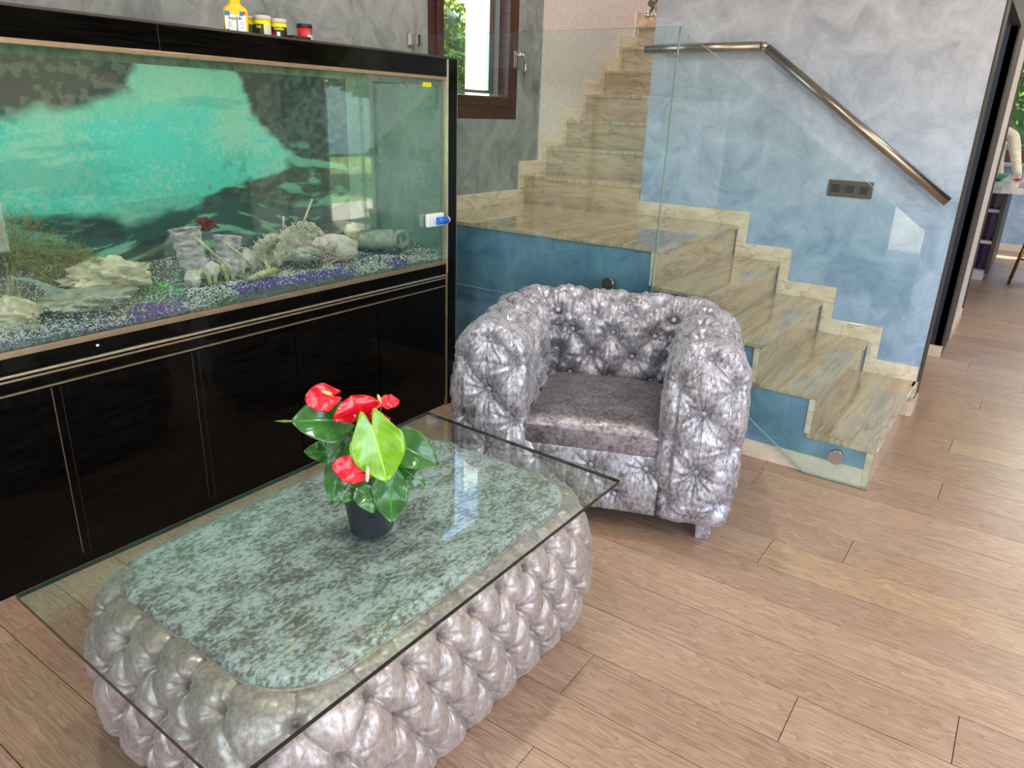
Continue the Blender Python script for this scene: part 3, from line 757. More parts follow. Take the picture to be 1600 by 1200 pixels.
pn.l(pn.mix(pn.math('MULTIPLY', pn.ramp(g1, [(0.46, (0, 0, 0, 1)), (0.60, (1, 1, 1, 1))]), pn.math('MULTIPLY_ADD', sepc.outputs[1], 0.75)), va.outputs[0], s2l((168, 205, 178))), pn.b.inputs['Base Color'])
bp = raw('backdrop_print', V, Fq, pn.m, aq, smooth=False)
ca = bp.data.color_attributes.new('Col', 'FLOAT_COLOR', 'POINT')
ca.data.foreach_set('color', np.concatenate([np.clip(c, 0, 1).reshape(-1, 3), np.ones((ny * nz, 1))], 1).astype(np.float32).ravel())
box('tank_back', XB, XB + 0.003, Y0, 2.80, 0.735, 1.60, M_glassend, aq)
# gravel bed
def bedz(x, y):
    t = (XA - 0.02 - x) / 0.5
    b = 0.765 + 0.075 * np.clip(t, 0, 1) ** 0.8
    b = b + 0.035 * np.exp(-((y - 1.20) / .22) ** 2) * np.clip(t * 2, 0, 1) + 0.022 * np.exp(-((y - 1.75) / .25) ** 2) * np.exp(-((t - .1) / .25) ** 2)
    return b + (fbm(np.asarray(x) * 9 + 3, np.asarray(y) * 9) - .5) * 0.03
gx = np.linspace(XB + .006, XA - .02, 40); gy = np.linspace(Y0, 2.79, 240)
GX, GY = np.meshgrid(gx, gy, indexing='ij'); GZ = bedz(GX, GY)
idx = np.arange(GX.size).reshape(GX.shape)
Fq = np.stack([idx[:-1, :-1], idx[1:, :-1], idx[1:, 1:], idx[:-1, 1:]], -1).reshape(-1, 4)
M_bed = noisemat('gravel_bed', (34, 48, 42), (120, 134, 122), 60)
raw('gravel_bed', np.stack([GX, GY, GZ], -1).reshape(-1, 3), Fq, M_bed, aq)
# front face of the gravel bed behind the glass
Vf = np.concatenate([np.stack([np.full(240, XA - .02), gy, GZ[-1]], -1), np.stack([np.full(240, XA - .02), gy, np.full(240, .735)], -1)])
raw('gravel_face', Vf, [(i, i + 1, 241 + i, 240 + i) for i in range(239)], M_bed, aq)
NG = 26000
px_ = XA - .024 - .50 * rng.random(NG) ** 1.5; py_ = rng.uniform(0.55, 2.78, NG)
pz_ = bedz(px_, py_) + .001
fc_ = np.arange(NG) < 6000
px_[fc_] = XA - .0215; pz_[fc_] = .738 + (pz_[fc_] - .738) * rng.random(6000)
oct_v = np.array([(1, 0, 0), (-1, 0, 0), (0, 1, 0), (0, -1, 0), (0, 0, .7), (0, 0, -.7)])
oct_f = np.array([(0, 2, 4), (2, 1, 4), (1, 3, 4), (3, 0, 4), (2, 0, 5), (1, 2, 5), (3, 1, 5), (0, 3, 5)])
sc = rng.uniform(.0020, .0048, NG); sc[fc_] *= .85
ang = rng.uniform(0, 6.28, NG)
ca_, sa_ = np.cos(ang), np.sin(ang)
ov = oct_v[None] * sc[:, None, None] * rng.uniform(.6, 1.3, (NG, 1, 3))
rx = ov[..., 0] * ca_[:, None] - ov[..., 1] * sa_[:, None]; ry = ov[..., 0] * sa_[:, None] + ov[..., 1] * ca_[:, None]
VV = np.stack([rx + px_[:, None], ry + py_[:, None], ov[..., 2] + pz_[:, None]], -1).reshape(-1, 3)
FF = (oct_f[None] + (np.arange(NG) * 6)[:, None, None]).reshape(-1, 3)
tt = (XA - .02 - px_) / .5
pur = (np.abs(tt - 0.06) < .10) & (((np.abs(py_ - 1.95) < .22)) | (np.abs(py_ - 1.30) < .09) | (np.abs(py_ - 1.72) < .12) | (np.abs(py_ - 2.45) < .05)) & (rng.random(NG) < .75)
pur |= (tt < .02) & (py_ < 1.3) & (rng.random(NG) < .4)
wht = (tt < .28) | (np.abs(py_ - 1.75) < .2) & (tt < .4)
r_ = rng.random(NG)
mi = np.where(pur, 2, np.where((r_ < np.where(wht, .70, .40)), 0, 1))
grn = (np.hypot((py_ - 1.36) / .10, (tt - .35) / .22) < 1) | (np.hypot((py_ - 1.62) / .12, (tt - .5) / .2) < 1)
mi = np.where(grn & (r_ < .55), 3, mi)
gv = raw('gravel', VV, FF, [plain('white_gravel', (214, 216, 206), 0.7), plain('dark_gravel', (44, 56, 50), 0.7), plain('purple_gravel', (92, 50, 170), 0.6), plain('green_gravel', (96, 210, 96), 0.7)], aq, smooth=False, mi=np.repeat(mi, 8).astype(np.int32))
gv['kind'] = 'stuff'

# ---- tank decor
M_bone = noisemat('pale_resin', (170, 160, 146), (216, 206, 196), 22)
M_bone2 = noisemat('lilac_resin', (120, 112, 116), (206, 198, 198), 40, .8, (1, 1, 2.5))
M_rock = noisemat('pale_limestone', (150, 142, 116), (214, 206, 178), 20)
M_grock = noisemat('mossy_rock', (104, 116, 100), (170, 176, 156), 18)
M_cor = noisemat('white_coral', (190, 178, 152), (232, 222, 200), 40)
M_pink = noisemat('pink_coral', (172, 140, 128), (214, 186, 172), 40)
M_olive = noisemat('olive_plant', (96, 94, 48), (168, 160, 96), 60)
M_anem = noisemat('maroon_anemone', (84, 16, 26), (136, 34, 46), 60)
M_algae = noisemat('yellow_algae', (150, 146, 96), (204, 198, 150), 45)
def blob(bm, c, s, seed=0, sub=3, rough=0.25, freq=5):
    r = bmesh.ops.create_icosphere(bm, subdivisions=sub, radius=1)
    for v in r['verts']:
        d = v.co.normalized()
        n = fbm(np.array(d.x * freq + seed * 3.1 + 50), np.array(d.y * freq + d.z * 3.7 + seed + 50), 4)
        k = 1 + rough * (float(n) - .47) * 3
        v.co = Vector((c[0] + d.x * s[0] * k, c[1] + d.y * s[1] * k, c[2] + d.z * s[2] * k))
def zb(x, y): return float(bedz(np.array(x), np.array(y)))
# ruin of two boot-like towers
ru = thing('aquarium_ruin', 'lilac-grey resin ruin with two boot-like towers standing on the gravel', 'ornament', (-2.50, 1.60, zb(-2.5, 1.6)))
def tower(name, cx, cy, z0, z1, lx, ly, r0, r1, mat):
    bm = bmesh.new(); prof = []
    nseg = 26; n = 28; rings = []
    for i in range(nseg + 1):
        t = i / nseg
        r = r0 + (r1 - r0) * t + 0.0028 * math.sin(t * 34 + cy * 50) + (0.007 if t > .93 else 0)
        c = Vector((cx + lx * t, cy + ly * t, z0 + (z1 - z0) * t))
        rings.append([bm.verts.new(c + Vector((r * .8 * math.cos(2 * math.pi * k / n), r * (1 + .08 * math.sin(3 * 2 * math.pi * k / n + t * 4)) * math.sin(2 * math.pi * k / n), .012 * math.sin(2 * math.pi * k / n + cy * 9)))) for k in range(n)])
    for t in (0.9, .75):
        r = r1 * t
        c = Vector((cx + lx, cy + ly, z1 - (1 - t) * .18))
        rings.append([bm.verts.new(c + Vector((r * .75 * math.cos(2 * math.pi * k / n), r * math.sin(2 * math.pi * k / n), 0))) for k in range(n)])
    for i in range(len(rings) - 1):
        for k in range(n): bm.faces.new((rings[i][k], rings[i][(k + 1) % n], rings[i + 1][(k + 1) % n], rings[i + 1][k]))
    bm.faces.new(rings[-1])
    return obj(name, bm, mat, ru, smooth=True)
tower('tower', -2.50, 1.575, .81, 1.005, 0, -.045, .046, .055, M_bone2)
tower('tower', -2.47, 1.685, .81, .965, 0, .000, .045, .050, M_bone2)
for (cy, r) in ((1.55, .028), (1.625, .026), (1.70, .026)):
    bm = bmesh.new(); tube(bm, [(-2.445, cy + r * math.cos(a), .80 + .055 * math.sin(a)) for a in [math.pi * k / 10 for k in range(11)]], 0.008, 8); obj('arch', bm, M_algae, ru)
bm = bmesh.new(); tube(bm, [(-2.44, 1.53, .985), (-2.43, 1.58, .93), (-2.43, 1.64, .87), (-2.43, 1.66, .83)], [.003, .0045, .005, .006], 8); tube(bm, [(-2.44, 1.64, .955), (-2.42, 1.70, .90), (-2.41, 1.745, .84)], [.003, .0045, .005], 8)
obj('strap', bm, M_algae, ru)
for i, (y, z) in enumerate(((1.52, .83), (1.60, .85), (1.66, .845), (1.74, .86), (1.755, .885))):
    bm = bmesh.new(); blob(bm, (-2.46, y, z), (.028, .03, .03), i, 2, .35); obj('rubble', bm, M_bone, ru)
# anemone
an = thing('anemone_ornament', 'maroon spiky anemone ornament between the two towers of the ruin', 'ornament', (-2.52, 1.635, 1.0))
bm = bmesh.new(); blob(bm, (-2.52, 1.635, 1.0), (.022, .022, .022), 3, 2, .2)
for k in range(60):
    d = Vector(rng.normal(size=3)); d.normalize(); d.z = abs(d.z) * .8
    p = Vector((-2.52, 1.635, 1.0)); tube(bm, [p, p + d * .03, p + d * .05 + Vector((0, 0, -.006))], [.006, .005, .002], 5)
obj('tentacles', bm, M_anem, an)
# coral fans (lattice)
def fan(name, label, c, rad, tilt, seed, mat, nr=9, group=None):
    t = thing(name, label, 'coral', c)
    r = np.random.default_rng(seed); bm = bmesh.new()
    cz = c[2]
    for k in range(330):
        a = r.uniform(-.35, math.pi + .35); q = rad * math.sqrt(r.uniform(.02, 1))
        y = c[1] + q * math.cos(a) * 1.05; z = cz + rad * .55 + q * math.sin(a) * .95 - rad * .25
        x = c[0] + r.uniform(-.01, .01) + tilt * math.sin(a) * q + .25 * (q * q / rad)
        rr = .0075
        pts = [(x, y + rr * math.cos(b), z + rr * math.sin(b)) for b in [2 * math.pi * j / 6 + k for j in range(7)]]
        tube(bm, pts, 0.0021, 4, False)
    for k in range(12):
        a = .1 + (math.pi - .2) * k / 11
        tube(bm, [(c[0], c[1], cz), (c[0] + .01, c[1] + rad * .5 * math.cos(a), cz + rad * .35 + rad * .45 * math.sin(a)), (c[0], c[1] + rad * math.cos(a), cz + rad * .3 + rad * .95 * math.sin(a))], [.004, .003, .002], 5)
    obj('fan_lattice', bm, mat, t); return t
fan('coral_fan', 'cream lattice coral fan, left and rear of the coral cluster', (-2.56, 1.93, zb(-2.56, 1.93)), .105, .2, 1, M_cor)
fan('coral_fan', 'larger cream lattice coral fan in the middle of the cluster', (-2.50, 2.03, zb(-2.5, 2.03) + .02), .125, .1, 2, M_cor)
# pink branching coral
def branchy(bm, p, d, L, r, depth, rnd, spread=.6, n=5):
    q = p + d * L
    tube(bm, [p, p.lerp(q, .5) + Vector((0, 0, L * .05)), q], [r, r * .8, r * .6], n, False)
    if depth == 0: return
    for k in range(3 if depth > 1 else 2):
        e = (d + Vector(rnd.normal(size=3)) * spread).normalized(); e.z = abs(e.z) * .9 + .05
        branchy(bm, q, e.normalized(), L * .72, r * .65, depth - 1, rnd, spread, n)
pc = thing('pink_coral', 'pinkish branching coral right of the lattice coral fans', 'coral', (-2.43, 2.12, zb(-2.43, 2.12)))
bm = bmesh.new(); rn = np.random.default_rng(8)
for k in range(9):
    branchy(bm, Vector((-2.43 + rn.normal() * .01, 2.12 + rn.normal() * .015, zb(-2.43, 2.12))), Vector((rn.normal() * .5, rn.normal() * .9, .7)).normalized(), .05, .004, 3, rn, .5, 4)
obj('branches', bm, M_pink, pc)
# shell / driftwood pieces right
dr = thing('driftwood_ornament', 'pale knobbly driftwood ornament with a raised block at its right end', 'ornament', (-2.44, 2.22, zb(-2.44, 2.22)))
bm = bmesh.new(); blob(bm, (-2.46, 2.18, .885), (.05, .10, .035), 4, 3, .25); blob(bm, (-2.43, 2.235, .85), (.05, .055, .05), 6, 3, .3); obj('stem', bm, M_bone, dr, smooth=True)
bm = bmesh.new(); blob(bm, (-2.45, 2.30, .915), (.03, .035, .04), 9, 3, .15, 2); obj('block', bm, M_rock, dr, smooth=True)
bm = bmesh.new(); tube(bm, [(-2.395, 2.235 + .02 * math.cos(a), .86 + .022 * math.sin(a)) for a in [2 * math.pi * k / 14 for k in range(15)]], .006, 8, False); obj('knot_ring', bm, M_bone, dr)
lg = thing('hollow_log', 'grey mossy log with an open round end, lying right on the gravel', 'ornament', (-2.45, 2.50, zb(-2.45, 2.5)))
bm = bmesh.new(); pts = [(-2.55, 2.38, .855), (-2.52, 2.43, .862), (-2.47, 2.48, .862), (-2.43, 2.53, .858)]; tube(bm, pts, [.025, .036, .042, .044], 20)
for v in bm.verts: v.co.z += .006 * math.sin(v.co.y * 90) * math.cos(v.co.x * 70)
obj('bark', bm, M_grock, lg, smooth=True)
bm = bmesh.new(); tube(bm, [(-2.405, 2.56 + .046 * math.cos(a), .862 + .034 * math.sin(a)) for a in [2 * math.pi * k / 20 for k in range(21)]], .011, 8, False); obj('rim', bm, M_grock, lg, smooth=True)
bm = bmesh.new(); tube(bm, [(-2.43, 2.545, .862), (-2.415, 2.555, .862)], .036, 20); obj('hollow', bm, plain('hollow_blue_grey', (110, 122, 126), 0.6), lg)
# rods
for (a, b, lab) in (((-2.50, 2.03, .90), (-2.44, 2.078, 1.075), 'tall thin white rod leaning in the coral'), ((-2.52, 1.985, .93), (-2.52, 1.99, 1.005), 'short white rod end just above the coral')):
    bm = bmesh.new(); tube(bm, [a, b], .0045, 10); o = obj('plastic_rod', bm, M_bone); tag(o, lab, 'rod')
# yellow algae covered branch
bm = bmesh.new(); tube(bm, [(-2.36, 1.68, .815), (-2.36, 1.74, .825), (-2.37, 1.80, .828), (-2.39, 1.84, .822)], [.006, .012, .013, .009], 10); tube(bm, [(-2.37, 1.79, .83), (-2.41, 1.80, .86)], [.01, .005], 8)
tag(obj('mossy_branch', bm, M_algae), 'yellowish algae-covered branch on the gravel right of the ruin', 'branch')
# rocks
def rock(label, c, s, seed, mat):
    bm = bmesh.new(); blob(bm, c, s, seed, 4, .38, 3); o = obj('rock', bm, mat); return tag(o, label, 'rock')
rock('long pale craggy rock rising behind the gravel, centre left of the tank', (-2.52, 1.25, .858), (.09, .135, .065), 5, M_rock)
rock('low grey sand-coated rock in front of the pale craggy rock', (-2.44, 1.12, .822), (.08, .15, .032), 7, M_grock)
rock('pale rock at the left edge of the photo, by the front glass', (-2.42, .90, .815), (.07, .07, .055), 11, M_rock)
rock('small dark lump beside the ruin on its right', (-2.52, 1.78, .86), (.03, .035, .035), 12, M_bone)
rock('greyish rock below the coral fans', (-2.45, 2.03, .855), (.05, .08, .03), 13, M_grock)
# plants
def bush(label, c, h, wd, seed, mat, n=14):
    t = thing('aquarium_plant', label, 'plant', (c[0], c[1], zb(c[0], c[1])))
    rn = np.random.default_rng(seed); bm = bmesh.new()
    z0 = zb(c[0], c[1])
    for k in range(n):
        d = Vector((rn.normal() * wd * .5, rn.normal() * wd, 1.0)).normalized()
        branchy(bm, Vector((c[0] + rn.normal() * .012, c[1] + rn.normal() * .02, z0)), d, h * .34 * rn.uniform(.7, 1.1), .0032, 4, rn, .42, 3)
    obj('twigs', bm, mat, t)
bush('bushy olive-green plastic plant right of the tall one, in the left of the tank', (-2.58, 1.09, 0), .19, .38, 21, M_olive, 16)
bush('taller yellow-green plastic plant at the left end of the visible tank', (-2.62, .99, 0), .29, .20, 22, M_olive, 9)
bm = bmesh.new()
for k in range(12):
    a = k * .26
    tube(bm, [(-2.47 + .03 * math.cos(k * 2.1), .90 + .012 * k, .83), (-2.46 + .02 * math.cos(k), .92 + .012 * k, .93 - k * .007), (-2.45, .98 + .011 * k, .915 - k * .006), (-2.44 + .02 * math.sin(k), 1.03 + .008 * k, .83)], .0013, 4, False)
tag(obj('wire_plant', bm, plain('pale_green_wire', (150, 178, 166), 0.5)), 'pale arching stringy plant at the left edge of the tank', 'plant')
# magnetic cleaner
mc = thing('magnet_cleaner', 'blue and white magnetic glass cleaner on the right end of the tank glass', 'cleaner', (XA, 2.665, .955))
bm = bmesh.new(); bx(bm, XA - .010, XA + .012, 2.600, 2.715, .925, .985, .006); obj('pad', bm, plain('white_plastic', (226, 228, 230), 0.4), mc)
bm = bmesh.new(); tube(bm, [(XA + .024, 2.650, .952), (XA + .026, 2.715, .952)], .017, 20); obj('grip', bm, plain('blue_plastic', (24, 110, 200), 0.3), mc, smooth=False)
bm = bmesh.new(); tube(bm, [(XA + .024, 2.715, .952), (XA + .026, 2.728, .952)], [.019, .014], 20); bx(bm, XA + .008, XA + .016, 2.63, 2.72, .94, .965, .002); obj('grip_cap', bm, plain('pale_plastic', (206, 216, 226), 0.3), mc)
bm = bmesh.new(); bx(bm, XA - .032, XA - .0185, 2.585, 2.66, .925, .98, .004); obj('inner_pad', bm, plain('grey_plastic', (150, 164, 156), 0.5), mc)

# ------------------------------------------------------------------ bottles on the hood
TOPZ = ZT + 0.004
FA = math.atan2(-1.7, 2.34)       # direction the labels face
M_yel = plain('yellow_plastic', (246, 196, 10), 0.3); M_lab = plain('white_label', (232, 236, 240), 0.5); M_ink = plain('ink_black', (20, 20, 26), 0.5)
M_lblue = plain('label_blue', (30, 120, 190), 0.5); M_lred = plain('label_red', (214, 24, 40), 0.5); M_lidc = plain('clear_lid', (196, 192, 184), 0.25)
M_tinb = plain('tin_black_label', (24, 20, 20), 0.4); M_green = plain('label_green', (40, 92, 50), 0.4); M_yel2 = plain('yellow_label', (244, 218, 20), 0.4)
def flat_text(s, size, parent, mat, loc, rot, squeeze=1.0, bend=None, name='lettering'):
    me = text_mesh(s, size, size * .018)
    n = len(me.vertices); co = np.zeros(n * 3); me.vertices.foreach_get('co', co); co = co.reshape(-1, 3)
    x = co[:, 0] * squeeze; z = co[:, 1]
    if bend:
        a = x / bend; P_ = np.stack([bend * np.cos(a), bend * np.sin(a), z], 1)
    else: P_ = np.stack([np.zeros(n), x, z], 1)
    cr, sr = math.cos(rot), math.sin(rot)
    Q = np.stack([P_[:, 0] * cr - P_[:, 1] * sr, P_[:, 0] * sr + P_[:, 1] * cr, P_[:, 2]], 1) + np.array(loc)
    me.vertices.foreach_set('co', Q.ravel()); me.materials.append(mat); me.update()
    return linkobj(name, me, parent)
def rotbox(name, mat, parent, c, rot, x0, x1, y0, y1, z0, z1, bev=0):
    bm = bmesh.new(); bx(bm, x0, x1, y0, y1, z0, z1, bev, seg=3)
    bmesh.ops.transform(bm, matrix=Matrix.Translation(c) @ Matrix.Rotation(rot, 4, 'Z'), verts=bm.verts[:])
    return obj(name, bm, mat, parent)
bc = (-2.345, 1.716, TOPZ)
yb = thing('treatment_bottle', 'yellow plastic bottle with a white and blue label, leftmost on the aquarium hood', 'bottle', bc)
FAY = FA - .10
bm = bmesh.new(); n = 28; rings = []
for (rx_, ry_, z) in ((.016, .036, 0), (.018, .039, .003), (.018, .039, .066), (.0175, .036, .074), (.016, .022, .083), (.015, .0175, .090), (.015, .0165, .125), (.014, .015, .150)):
    ring = []
    for k in range(n):
        a = 2 * math.pi * k / n; ex = .5
        ring.append(bm.verts.new((rx_ * math.copysign(abs(math.cos(a)) ** ex, math.cos(a)), ry_ * math.copysign(abs(math.sin(a)) ** ex, math.sin(a)), z)))
    rings.append(ring)
for i in range(len(rings) - 1):
    for k in range(n): bm.faces.new((rings[i][k], rings[i][(k + 1) % n], rings[i + 1][(k + 1) % n], rings[i + 1][k]))
bm.faces.new(rings[0][::-1]); bm.faces.new(rings[-1])
bmesh.ops.transform(bm, matrix=Matrix.Translation(bc) @ Matrix.Rotation(FAY, 4, 'Z'), verts=bm.verts[:])
obj('body', bm, M_yel, yb, smooth=True)
bm = bmesh.new(); lathe(bm, [(.012, .15), (.012, .175), (.009, .18)], bc, 20); obj('cap', bm, M_yel, yb)
ylab = rotbox('label', M_lab, yb, bc, FAY, .0181, .0187, -.033, .033, .004, .064)
rotbox('label_patch', M_lblue, ylab, bc, FAY, .0186, .0190, -.033, -.016, .050, .064)
rotbox('label_patch', M_lblue, ylab, bc, FAY, .0186, .0190, .014, .026, .050, .064)
rotbox('label_patch', M_lred, ylab, bc, FAY, .0186, .0190, .024, .033, .053, .064)
rotbox('label_patch', M_yel, ylab, bc, FAY, .0186, .0190, -.015, .013, .054, .064)
rotbox('label_patch', M_lred, ylab, bc, FAY, .0186, .0190, -.029, -.021, .004, .010)
rotbox('label_patch', M_ink, ylab, bc, FAY, .0186, .0190, .003, .006, .004, .038)
nv = Vector((math.cos(FAY), math.sin(FAY), 0))
def yt(s, size, off, z, sq=1.0):
    p = Vector(bc) + nv * .0192 + Vector((-math.sin(FAY), math.cos(FAY), 0)) * off + Vector((0, 0, z)); flat_text(s, size, yb, M_ink, p, FAY, sq)
yt('AquaSafe', .0150, -.001, .043, .78)
for (o_, z_, w_) in ((-.019, .031, .012), (-.019, .025, .009), (-.019, .019, .011), (.020, .030, .010), (.020, .024, .008), (.020, .014, .010), (0, .058, .014)):
    rotbox('label_line', M_ink, ylab, bc, FAY, .0186, .0189, o_ - w_ / 2, o_ + w_ / 2, z_, z_ + .0016)
def jar(name, label, c, r, h, bands, lid, cat='jar', lab_rot=0, txt=(), group=None):
    t = thing(name, label, cat, c, 0, group)
    bm = bmesh.new(); lathe(bm, [(r * .9, 0), (r * .97, .002), (r * .97, h)], c, 32); obj('body', bm, bands[0], t)
    for (z0, z1, m, a0, a1) in bands[1:]:
        bm = bmesh.new(); N_ = 16; vs = []
        for k in range(N_ + 1):
            a = FA + lab_rot + a0 + (a1 - a0) * k / N_
            vs.append((bm.verts.new((c[0] + r * .985 * math.cos(a), c[1] + r * .985 * math.sin(a), c[2] + z0)), bm.verts.new((c[0] + r * .985 * math.cos(a), c[1] + r * .985 * math.sin(a), c[2] + z1))))
        for k in range(N_): bm.faces.new((vs[k][0], vs[k + 1][0], vs[k + 1][1], vs[k][1]))
        me = bpy.data.meshes.new('label'); bm.to_mesh(me); bm.free(); me.materials.append(m); linkobj('label', me, t)
    bm = bmesh.new(); lathe(bm, [(r * 1.0, h), (r * 1.04, h + .001), (r * 1.04, h + lid[1]), (r * .98, h + lid[1] + .002), (r * .5, h + lid[1] + .002)], c, 32); obj('lid', bm, lid[0], t)
    for (s, size, z, m, ao) in txt: flat_text(s, size, t, m, (c[0], c[1], c[2] + z), FA + lab_rot + ao, 1, r * 1.0)
    return t
jar('food_jar', 'green and yellow fish food jar half hidden behind the yellow bottle', (-2.40, 1.812, TOPZ), .026, .052, [M_yel2, (.004, .036, M_green, -.5, .5)], (M_lidc, .008))
jar('food_jar', 'fish food jar with clear lid and turned black label, left of the two tall ones', (-2.345, 1.822, TOPZ), .029, .050, [M_yel2, (.002, .036, M_tinb, -1.5, .25), (.002, .034, M_lidc, .35, 1.5)], (M_lidc, .012), lab_rot=-.15, txt=[('fish', .013, .027, M_yel2, -.35)])
jar('food_jar', 'goldfish food jar with yellow band and black label, right of the two tall ones', (-2.340, 1.886, TOPZ), .0285, .046, [M_yel2, (.002, .033, M_tinb, -1.5, 1.5), (.002, .017, M_lab, -.3, .1), (.002, .014, M_lred, -.9, -.5)], (M_lidc, .012), txt=[('Goldfish', .0115, .027, M_yel2, .0)])
jar('supplement_jar', 'small red jar with dark lid, rightmost on the aquarium hood', (-2.335, 1.999, TOPZ), .027, .042, [M_lred, (.002, .034, plain('cream_label', (226, 214, 196), .5), .25, 1.5), (.018, .036, plain('label_plum', (110, 20, 50), .5), .25, 1.5), (.008, .014, M_yel, -.9, -.6)], (plain('dark_lid', (28, 26, 44), .4), .011))
bm = bmesh.new(); bx(bm, -2.345, -2.285, 1.905, 1.985, TOPZ, TOPZ + .010, .003)
tag(obj('black_remote', bm, plain('black_plastic', (40, 32, 30), .45)), 'flat black plastic piece lying in front of the red jar', 'remote')

# ------------------------------------------------------------------ tufting
def tuft(co, no, btn, segs, D, Rb, C_, W, wr, nw=9, asym=0.0, smooth=False, lap=0.0):
    n = len(co); disp = np.zeros(n)
    if len(segs):
        cre = np.full(n, 1e9); sid = np.zeros(n)
        for a, b in segs:
            a = np.array(a); b = np.array(b); m = (a + b) / 2; L = np.linalg.norm(b - a)
            near = np.where(np.abs(co - m).max(1) < L * .5 + max(W * 4, .06 if lap else 0))[0]
            p = co[near]; d = b - a; t = np.clip(((p - a) @ d) / (d @ d), 0, 1)
            q = a + t[:, None] * d
            # bow of the fold: hangs a little
            q[:, 2] -= asym * np.sin(np.pi * t)
            dist = np.linalg.norm(p - q, axis=1)
            up_ = dist < cre[near]; sid[near[up_]] = (p - q)[up_, 2]
            cre[near] = np.minimum(cre[near], dist)
        disp -= C_ * np.exp(-(cre / W) ** 2) if smooth else C_ * np.exp(-cre / W)
        if lap: disp += lap * np.exp(-cre / .020) * np.tanh(sid / .003)
    bd = np.zeros(n)
    for i, b in enumerate(btn):
        b = np.array(b)
        near = np.where(np.abs(co - b).max(1) < Rb * 5)[0]
        p = co[near] - b; d = np.linalg.norm(p, axis=1)
        nb = no[near[np.argmin(d)]] if len(near) else np.array([0, 0, 1.])
        t1 = np.cross(nb, [0, 0, 1.]); t1 = t1 / (np.linalg.norm(t1) + 1e-9) if np.linalg.norm(t1) > .1 else np.array([1., 0, 0])
        t2 = np.cross(nb, t1)
        an_ = np.arctan2(p @ t2, p @ t1)
        k = nw + (i % 3); ph = i * 1.7
        wv_ = wr * (np.cos(k * an_ + ph) + .6 * np.cos((2 * k + 3) * an_ + 2 * ph)) * np.exp(-d / (1.7 * Rb)) * (1 - np.exp(-(d / (.35 * Rb)) ** 2))
        bd[near] += -D * np.exp(-(d / Rb) ** 1.15) + wv_
    return disp + bd
def vnormals(V, Fq):
    V = np.asarray(V); nrm = np.zeros_like(V)
    a, b, c_, d = (V[Fq[:, i]] for i in range(4))
    fn = np.cross(c_ - a, d - b)
    for i in range(4): np.add.at(nrm, Fq[:, i], fn)
    return nrm / (np.linalg.norm(nrm, axis=1)[:, None] + 1e-12)
def grid_faces(nu, nv, cu=False, cv=False):
    idx = np.arange(nu * nv).reshape(nu, nv)
    if cu: idx = np.concatenate([idx, idx[:1]], 0)
    if cv: idx = np.concatenate([idx, idx[:, :1]], 1)
    return np.stack([idx[:-1, :-1], idx[1:, :-1], idx[1:, 1:], idx[:-1, 1:]], -1).reshape(-1, 4)
def button_mesh():
    bm = bmesh.new(); bmesh.ops.create_uvsphere(bm, u_segments=14, v_segments=8, radius=1)
    for v in bm.verts: v.co.z *= .5
    me = bpy.data.meshes.new('button'); bm.to_mesh(me); bm.free()
    me.polygons.foreach_set('use_smooth', [True] * len(me.polygons)); return me
def add_buttons(par, pts, nrms, r, mat, me):
    for p, n_ in zip(pts, nrms):
        o = bpy.data.objects.new('button', me); COL.objects.link(o); o.parent = par
        o.location = p; o.scale = (r, r, r); o.rotation_euler = Vector(n_).to_track_quat('Z', 'Y').to_euler()

# ------------------------------------------------------------------ coffee table
tb = thing('coffee_table', 'tufted silver velvet coffee table with a clear glass top on it', 'table', (-1.185, 1.13, 0))
CX0, CX1, CY0, CY1, CR = -1.525, -0.885, 0.635, 1.655, 0.14
def rrect(x0, x1, y0, y1, r, n_per_m=150, off=0.0):
    """points along a rounded rectangle, counter clockwise, equal spacing; returns pts, normals, cumulative s"""
    cs = [(x1 - r, y0 + r, -math.pi / 2), (x1 - r, y1 - r, 0), (x0 + r, y1 - r, math.pi / 2), (x0 + r, y0 + r, math.pi)]
    Ls = [y1 - y0 - 2 * r, math.pi * r / 2, x1 - x0 - 2 * r, math.pi * r / 2] * 2
    per = sum(Ls); return cs, Ls, per
_cs, _Ls, PER = rrect(CX0, CX1, CY0, CY1, CR)
def rr_at(s):
    """position and outward normal at arclength s (array)"""
    s = np.asarray(s) % PER; P_ = np.zeros(s.shape + (2,)); Nn = np.zeros_like(P_)
    segs = [('l', (CX1, CY0 + CR), (0, 1), (1, 0)), ('a', 1), ('l', (CX1 - CR, CY1), (-1, 0), (0, 1)), ('a', 2), ('l', (CX0, CY1 - CR), (0, -1), (-1, 0)), ('a', 3), ('l', (CX0 + CR, CY0), (1, 0), (0, -1)), ('a', 0)]
    acc = 0
    for sg, L in zip(segs, _Ls):
        m = (s >= acc - 1e-9) & (s < acc + L + 1e-9); t = s[m] - acc
        if sg[0] == 'l':
            P_[m] = np.array(sg[1]) + t[:, None] * np.array(sg[2]); Nn[m] = sg[3]
        else:
            c0 = _cs[sg[1]]; a = c0[2] + t / CR
            dr_ = np.stack([np.cos(a), np.sin(a)], -1); Nn[m] = dr_; P_[m] = np.array(c0[:2]) + dr_ * CR
        acc += L
    return P_, Nn
PRc = np.array([(-.02, .418), (.012, .424), (.045, .412), (.070, .380), (.085, .33), (.094, .27), (.096, .21), (.090, .14), (.072, .08), (.045, .035), (.01, .012), (-.06, .010)])
